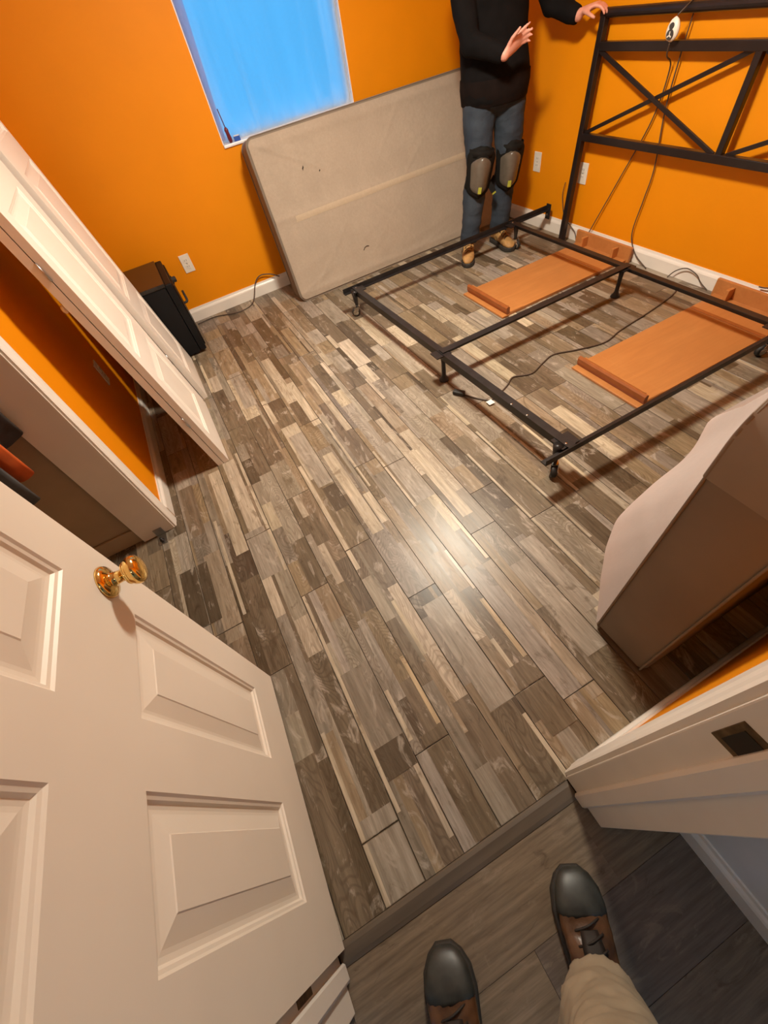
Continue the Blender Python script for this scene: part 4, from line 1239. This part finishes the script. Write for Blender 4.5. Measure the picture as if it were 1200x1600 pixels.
def boot(par, ankle, toe_dir, upper_mat, toe_mat=None, h_shaft=0.16, L=0.29, laces=True, zf=0.0003, wide=1.0):
    """work boot: sole, upper, toe cap, laces. ankle: floor point under the ankle; toe_dir: horizontal"""
    d = V(toe_dir); d.z = 0; d.normalize(); s = V((-d.y, d.x, 0)) * wide; u = V((0, 0, 1))
    o = V((ankle[0], ankle[1], zf))
    root = par
    # sole outline
    def outline(grow, z):
        prof = [(-0.075, 0.026), (-0.066, 0.034), (-0.03, 0.037), (0.03, 0.034), (0.09, 0.042), (0.14, 0.047), (0.175, 0.043), (0.200, 0.030), (0.212, 0.012)]
        k = L / 0.29
        left = [o + d * ((a + (grow if a > 0.2 else (-grow if a < -0.07 else 0))) * k) + s * ((w + grow) * k) + u * z for a, w in prof]
        right = [o + d * ((a + (grow if a > 0.2 else (-grow if a < -0.07 else 0))) * k) - s * ((w + grow) * k) + u * z for a, w in reversed(prof)]
        return left + right
    so = MB(); so.loft([outline(0.002, 0.0), outline(0.004, 0.008), outline(0.004, 0.024), outline(0.001, 0.030)])
    bo = empty('boot', o); bo.parent = par
    bo.matrix_parent_inverse = WORLD[par.name].inverted(); WORLD[bo.name] = Matrix.Translation(o)
    so.build('sole', M['sole'], bo, bevel=0.003)
    up = MB()
    k = L / 0.29
    # foot volume lofted from heel to toe
    rings = []
    for a, w, h in ((-0.074, 0.022, 0.075), (-0.060, 0.034, 0.100), (-0.02, 0.039, 0.115), (0.03, 0.039, 0.110), (0.07, 0.041, 0.092), (0.11, 0.045, 0.078), (0.15, 0.045, 0.069), (0.18, 0.039, 0.061), (0.200, 0.027, 0.050), (0.210, 0.012, 0.040)):
        c = o + d * (a * k)
        ring = []
        for j in range(16):
            t = 2 * PI * j / 16
            x = math.cos(t); z = math.sin(t)
            ww = w * k * (abs(x) ** 0.8) * (1 if x > 0 else -1)
            zz = 0.024 + (h - 0.024) * (0.5 + 0.5 * (abs(z) ** 0.75) * (1 if z > 0 else -1))
            ring.append(c + s * ww + u * zz)
        rings.append(ring)
    up.loft(rings)
    sh = []
    for z, rl, rf, fo in ((0.06, 0.036, 0.055, -0.010), (0.10, 0.038, 0.052, -0.014), (0.13, 0.040, 0.050, -0.016), (h_shaft, 0.043, 0.052, -0.018)):
        sh.append(ring_ell(o + u * z + d * (fo * k), d, s, rl * k, rf * k, 18))
    up.loft(sh)
    organic(up, 'upper', upper_mat, bo, 0.005, 3, wrinkle=(0.0035, (26, 26, 34)))
    if toe_mat:
        tc = MB(); rings = []
        for a, w, h in ((0.125, 0.0465, 0.0765), (0.15, 0.0470, 0.0715), (0.18, 0.0415, 0.0640), (0.203, 0.0295, 0.0530), (0.2145, 0.014, 0.042)):
            c = o + d * (a * k); ring = []
            for j in range(16):
                t = 2 * PI * j / 16; x = math.cos(t); z = math.sin(t)
                ww = (w + 0.0012) * k * (abs(x) ** 0.8) * (1 if x > 0 else -1)
                zz = 0.026 + (h - 0.024) * (0.5 + 0.5 * (abs(z) ** 0.75) * (1 if z > 0 else -1))
                ring.append(c + s * ww + u * zz)
            rings.append(ring)
        tc.loft(rings); tc.build('toe_cap', toe_mat, bo, smooth=True, subsurf=1)
    if laces:
        for i in range(4):
            a = 0.055 + 0.022 * i; z = 0.108 - 0.0095 * i
            lc = MB(); lc.tube(smooth_path([o + d * ((a - 0.008) * k) + s * 0.026 + u * (z - 0.008), o + d * (a * k) + u * (z + 0.004), o + d * ((a + 0.010) * k) - s * 0.026 + u * (z - 0.010)], 4), 0.0026, 6)
            lc.build('lace', M['lace'], bo, smooth=True)
        tg = MB(); rings = []
        for a, w, z in ((0.035, 0.020, 0.112), (0.06, 0.021, 0.1035), (0.09, 0.021, 0.0905), (0.115, 0.017, 0.081)):
            c = o + d * (a * k) + u * z
            rings.append([c + s * w, c + s * (w * 0.5) + u * 0.004, c - s * (w * 0.5) + u * 0.004, c - s * w, c - u * 0.008])
        tg.loft(rings); tg.build('tongue', M['lace'] if toe_mat else upper_mat, bo, smooth=True)
    return bo

# --- the worker by the box spring
F = V((-0.42, -0.907, 0)).normalized(); Lf = V((-F.y, F.x, 0))       # facing, own left
Lf = V((0.907, -0.42, 0)).normalized()
U = V((0, 0, 1))
wk = tag(empty('person', (2.18, 2.90, 0)), 'person in black shirt, jeans and knee pads, one hand on the headboard', 'person')
hipc = V((2.265, 2.955, 0.90))
rh, lh = hipc - Lf * 0.095, hipc + Lf * 0.095
rk, lk = V((2.112, 2.885, 0.525)), V((2.348, 2.875, 0.510))
ra, la = V((2.040, 2.895, 0.09)), V((2.318, 2.900, 0.09))
chest = V((2.265, 2.985, 1.22)); neck = V((2.255, 2.985, 1.49))
rs, ls = V((2.075, 3.045, 1.415)), V((2.455, 2.915, 1.415))
re, rw = V((2.045, 2.900, 1.110)), V((2.125, 2.690, 1.048))
le, lw = V((2.555, 2.830, 1.165)), V((2.592, 2.655, 1.112))
hc = V((2.235, 2.950, 1.655))
body = MB()
body.tube([rh, rk + V((0, 0, 0.0)), ra], [0.065, 0.048, 0.034], 12, rnd=True)
body.tube([lh, lk, la], [0.065, 0.048, 0.034], 12, rnd=True)
body.loft([ring_ell(V((c[0], c[1], z)), F, Lf, a, b) for c, z, a, b in ((hipc, 0.86, 0.13, 0.09), (hipc, 0.98, 0.15, 0.10), (chest, 1.20, 0.155, 0.10), (chest, 1.36, 0.17, 0.095), (neck, 1.45, 0.08, 0.06))])
body.tube([neck - U * 0.06, neck + U * 0.03, hc - U * 0.06], [0.062, 0.056, 0.056], 12, rnd=True)
body.tube([rs, re, rw], [0.050, 0.040, 0.027], 12, rnd=True)
body.tube([ls, le, lw], [0.050, 0.040, 0.027], 12, rnd=True)
hand(body, rw + V((0.004, -0.006, 0.002)), (0.80, -0.25, 0.50), (-0.35, -0.35, 0.85), [0.18, 0.42, 0.50, 0.60], thumb=(0.7, 0.7, 0.25), scale=0.92)
hand(body, lw + V((0.006, -0.010, 0.010)), (0.42, -0.86, 0.22), (-0.88, -0.45, 0.0), [0.75, 0.70, 0.68, 0.66], thumb=(0.75, 0.6, 0.45), scale=0.95)
head(body, hc, F, Lf)
organic(body, 'body', M['skin'], wk, 0.0055, 3)
face_parts(hc, F, Lf, wk, M['hair'])
# shirt
sh = MB()
sh.loft([ring_ell(V((c[0], c[1], z)), F, Lf, a, b, 28) for c, z, a, b in
         ((hipc + F * 0.01, 0.828, 0.200, 0.150), (hipc + F * 0.012, 0.86, 0.212, 0.160), (hipc + F * 0.015, 0.95, 0.208, 0.160), (chest + F * 0.015, 1.08, 0.198, 0.155), (chest, 1.20, 0.196, 0.145), (chest, 1.32, 0.200, 0.135), (chest, 1.40, 0.185, 0.118), (neck, 1.455, 0.105, 0.085), (neck, 1.485, 0.072, 0.068))])
sh.tube([rs, rs.lerp(re, 0.5) + V((-0.012, 0, 0)), re, re.lerp(rw, 0.5), rw], [0.078, 0.069, 0.060, 0.050, 0.037], 14, rnd=False)
sh.tube([rs + V((0.07, -0.02, 0.01)), rs], [0.085, 0.080], 14, rnd=True)
sh.ell(re, 0.060, 0.060, 0.060)
sh.tube([ls + V((-0.07, 0.02, 0.01)), ls], [0.085, 0.080], 14, rnd=True)
sh.tube([ls, ls.lerp(le, 0.5), le, le.lerp(lw, 0.55), lw], [0.078, 0.068, 0.058, 0.047, 0.037], 14, rnd=False)
sh.ell(le, 0.058, 0.058, 0.058)
so = organic(sh, 'shirt', M['shirt'], wk, 0.008, 5, wrinkle=(0.007, (8, 8, 12)))
hm = MB(); hm.loft([ring_ell(hipc + F * fo + U * (z - hipc.z), F, Lf, a, b, 36) for z, a, b, fo in ((0.822, 0.197, 0.148, 0.010), (0.83, 0.2055, 0.1545, 0.010), (0.90, 0.2145, 0.1645, 0.013), (0.945, 0.2120, 0.1635, 0.015))], cap=False)
hm.build('shirt_hem', M['shirt_hem'], wk, smooth=True)
# jeans
jn = MB()
jn.loft([ring_ell(V((hipc.x, hipc.y, z)), F, Lf, a, b, 24) for z, a, b in ((0.765, 0.12, 0.085), (0.81, 0.182, 0.125), (0.88, 0.192, 0.138), (0.97, 0.178, 0.130))])
for hj, kj, aj in ((rh, rk, ra), (lh, lk, la)):
    jn.tube([hj - U * 0.02, hj.lerp(kj, 0.30), hj.lerp(kj, 0.68), kj, kj.lerp(aj, 0.32) + V((0.004, 0.02, 0)), kj.lerp(aj, 0.7), aj + U * 0.01], [0.104, 0.104, 0.092, 0.080, 0.078, 0.070, 0.066], 18)
organic(jn, 'jeans', M['jeans'], wk, 0.008, 3, wrinkle=(0.007, (9, 9, 17)))
# knee pads
for kj, aj, sd_ in ((rk, ra, -1), (lk, la, 1)):
    up = (V(kj) - V(aj)).normalized()
    fwd = (F - up * F.dot(up)).normalized()
    lf = up.cross(fwd).normalized()
    if lf.dot(Lf) < 0: lf = -lf
    kp = empty('knee_pad', kj); kp.parent = wk; kp.matrix_parent_inverse = WORLD[wk.name].inverted(); WORLD[kp.name] = Matrix.Translation(V(kj))
    def shell(name, mat, w, z0, z1, d0, bulge, top_r, nn=14, mm=16):
        mb = MB(); outer = []; inner = []
        for j in range(mm + 1):
            t = j / mm; z = z0 + (z1 - z0) * t
            e = 1.0
            if t < 0.22: e = math.sqrt(max(0.04, 1 - ((0.22 - t) / 0.22) ** 2))
            if t > 0.75: e = math.sqrt(max(0.04, 1 - ((t - 0.75) / 0.25) ** 2))
            ww = w * (0.86 + 0.28 * t) * e
            for i in range(nn + 1):
                q = -1 + 2 * i / nn
                dd = d0 + bulge * math.cos(q * PI / 2) * (0.35 + 0.65 * math.sin(PI * min(1, max(0, t))))
                dd -= 0.040 * q * q * ww / 0.07
                outer.append(V(kj) + up * z + lf * (ww * q) + fwd * dd)
                inner.append(V(kj) + up * z + lf * (ww * q * 0.97) + fwd * (dd - 0.014))
        W = nn + 1
        n0 = len(mb.v); mb.v += outer; n1 = len(mb.v); mb.v += inner
        for j in range(mm):
            for i in range(nn):
                a = j * W + i
                mb.f.append((n0 + a, n0 + a + 1, n0 + a + W + 1, n0 + a + W)); mb.f.append((n1 + a + W, n1 + a + W + 1, n1 + a + 1, n1 + a))
        for j in range(mm):
            a = j * W; b = a + nn
            mb.f.append((n0 + a + W, n1 + a + W, n1 + a, n0 + a)); mb.f.append((n0 + b, n1 + b, n1 + b + W, n0 + b + W))
        for i in range(nn):
            a = i; b = mm * W + i
            mb.f.append((n0 + a, n1 + a, n1 + a + 1, n0 + a + 1)); mb.f.append((n0 + b + 1, n1 + b + 1, n1 + b, n0 + b))
        return mb.build(name, mat, kp, smooth=True)
    shell('pad_backing', M['pad'], 0.088, -0.150, 0.125, 0.078, 0.014, 0.05)
    shell('pad_cap', M['pad_shell'], 0.064, -0.125, 0.072, 0.094, 0.024, 0.04)
    for z, rr in ((0.085, 0.084), (-0.085, 0.079)):
        st = MB(); st.loft([[V(kj) + up * (z + dz) + lf * (math.cos(t) * rr) + fwd * (math.sin(t) * rr) + (V(kj) - V(kj)) for t in [2 * PI * j / 24 for j in range(24)]] for dz in (-0.020, 0.020)], cap=False)
        st.build('strap', M['pad'], kp, smooth=True, solid=0.005)
    tb = MB(); c = V(kj) - up * 0.098 + fwd * 0.1155
    tb.loft([[c + lf * a + up * b + fwd * k for a, b in ((-0.011, -0.018), (0.011, -0.018), (0.011, 0.018), (-0.011, 0.018))] for k in (-0.012, 0.003)])
    tb.build('tab', M['lime'], kp, bevel=0.002)
    fl_ = MB(); c = V(kj) + lf * (0.082 * (1 if sd_ < 0 else -1)) - up * 0.075 + fwd * 0.02
    fl_.bar(c, c + lf * (0.035 * (1 if sd_ < 0 else -1)) - up * 0.045 + fwd * 0.02, 0.034, 0.010, fwd)
    sf = fl_.build('strap_end', M['pad'], kp, bevel=0.002)
    e = MB(); c2 = c + lf * (0.036 * (1 if sd_ < 0 else -1)) - up * 0.047 + fwd * 0.02
    e.bar(c2, c2 + lf * (0.005 * (1 if sd_ < 0 else -1)) - up * 0.007, 0.026, 0.011, fwd); e.build('strap_tip', M['lime'], sf)
    lgt = MB(); c = V(kj) + up * 0.045 + fwd * 0.114 + lf * 0.012
boot(wk, (ra.x, ra.y), (-0.60, -0.80, 0), M['boot_tan'], None, L=0.285)
boot(wk, (la.x, la.y), (-0.12, -0.99, 0), M['boot_tan'], None, L=0.285)

# --- the person holding the camera, seen from above: boots and trouser leg
ph = tag(empty('person', (-0.1, -0.45, 0)), 'person seen from above in khaki trousers and brown work boots in the hallway', 'person')
bra, bla = V((0.070, -0.412, 0)), V((-0.266, -0.396, 0))
boot(ph, (bra.x, bra.y), (0.44, 0.90, 0), M['boot_brown'], M['boot_toe'], h_shaft=0.17, L=0.318, zf=-0.0015, wide=1.12)
boot(ph, (bla.x, bla.y), (0.33, 0.944, 0), M['boot_brown'], M['boot_toe'], h_shaft=0.17, L=0.318, zf=-0.0015, wide=1.12)
F2 = V((0.10, 0.995, 0)).normalized(); L2 = V((-F2.y, F2.x, 0))
hip2 = V((-0.12, -0.66, 0.93)); ch2 = V((-0.10, -0.66, 1.25)); nk2 = V((-0.08, -0.62, 1.50)); hc2 = V((-0.06, -0.56, 1.66))
kr, kl = V((0.010, -0.390, 0.50)), V((-0.262, -0.47, 0.50))
hr2, hl2 = hip2 - L2 * 0.095, hip2 + L2 * 0.095
sr2, sl2 = ch2 - L2 * 0.19 + U * 0.17, ch2 + L2 * 0.19 + U * 0.17
er2, el2 = sr2 + V((0.05, 0.03, -0.27)), sl2 + V((-0.05, 0.03, -0.27))
wr2, wl2 = V((0.03, -0.30, 1.28)), V((-0.10, -0.30, 1.28))
b2 = MB()
b2.tube([hr2, kr, V((bra.x, bra.y, 0.10))], [0.065, 0.048, 0.034], 12, rnd=True)
b2.tube([hl2, kl, V((bla.x, bla.y, 0.10))], [0.065, 0.048, 0.034], 12, rnd=True)
b2.loft([ring_ell(V((c[0], c[1], z)), F2, L2, a, b) for c, z, a, b in ((hip2, 0.88, 0.13, 0.09), (hip2, 0.99, 0.15, 0.10), (ch2, 1.2, 0.155, 0.10), (ch2, 1.38, 0.165, 0.095), (nk2, 1.47, 0.08, 0.06))])
b2.tube([nk2 - U * 0.06, nk2, hc2 - U * 0.06], [0.062, 0.056, 0.056], 12, rnd=True)
b2.tube([sr2, er2, wr2], [0.048, 0.038, 0.026], 12, rnd=True)
b2.tube([sl2, el2, wl2], [0.048, 0.038, 0.026], 12, rnd=True)
hand(b2, wr2, (-0.25, 0.75, 0.55), (-0.8, 0.0, 0.5), [0.4, 0.45, 0.5, 0.55])
hand(b2, wl2, (0.25, 0.75, 0.55), (0.8, 0.0, 0.5), [0.4, 0.45, 0.5, 0.55])
head(b2, hc2, F2, L2)
organic(b2, 'body', M['skin'], ph, 0.007, 3)
face_parts(hc2, F2, L2, ph, M['hair'])
jk = MB()
jk.loft([ring_ell(V((c[0], c[1], z)), F2, L2, a, b) for c, z, a, b in ((hip2, 0.90, 0.185, 0.135), (hip2, 1.0, 0.19, 0.14), (ch2, 1.2, 0.19, 0.135), (ch2, 1.36, 0.19, 0.125), (nk2, 1.46, 0.10, 0.085), (nk2, 1.50, 0.07, 0.068))])
for s_, e_, w_ in ((sr2, er2, wr2), (sl2, el2, wl2)):
    jk.tube([s_, s_.lerp(e_, 0.5), e_, e_.lerp(w_, 0.5), w_], [0.074, 0.065, 0.057, 0.048, 0.038], 12)
    jk.ell(s_, 0.078, 0.078, 0.078); jk.ell(e_, 0.056, 0.056, 0.056)
organic(jk, 'jacket', M['jacket'], ph, 0.010, 4)
tr = MB()
tr.loft([ring_ell(V((hip2.x, hip2.y, z)), F2, L2, a, b) for z, a, b in ((0.80, 0.12, 0.09), (0.85, 0.165, 0.12), (0.92, 0.170, 0.125), (1.0, 0.165, 0.12))])
for hj, kj, aj in ((hr2, kr, V((bra.x - 0.010, bra.y + 0.022, 0.125))), (hl2, kl, V((bla.x, bla.y - 0.02, 0.115)))):
    pts = [hj, hj.lerp(kj, 0.5), kj, kj.lerp(aj, 0.35), kj.lerp(aj, 0.6), kj.lerp(aj, 0.78), kj.lerp(aj, 0.88), aj]
    tr.tube(pts, [0.105, 0.094, 0.086, 0.082, 0.078, 0.086, 0.072, 0.084], 18)
organic(tr, 'trousers', M['khaki'], ph, 0.007, 2, wrinkle=(0.011, (11, 11, 20)))
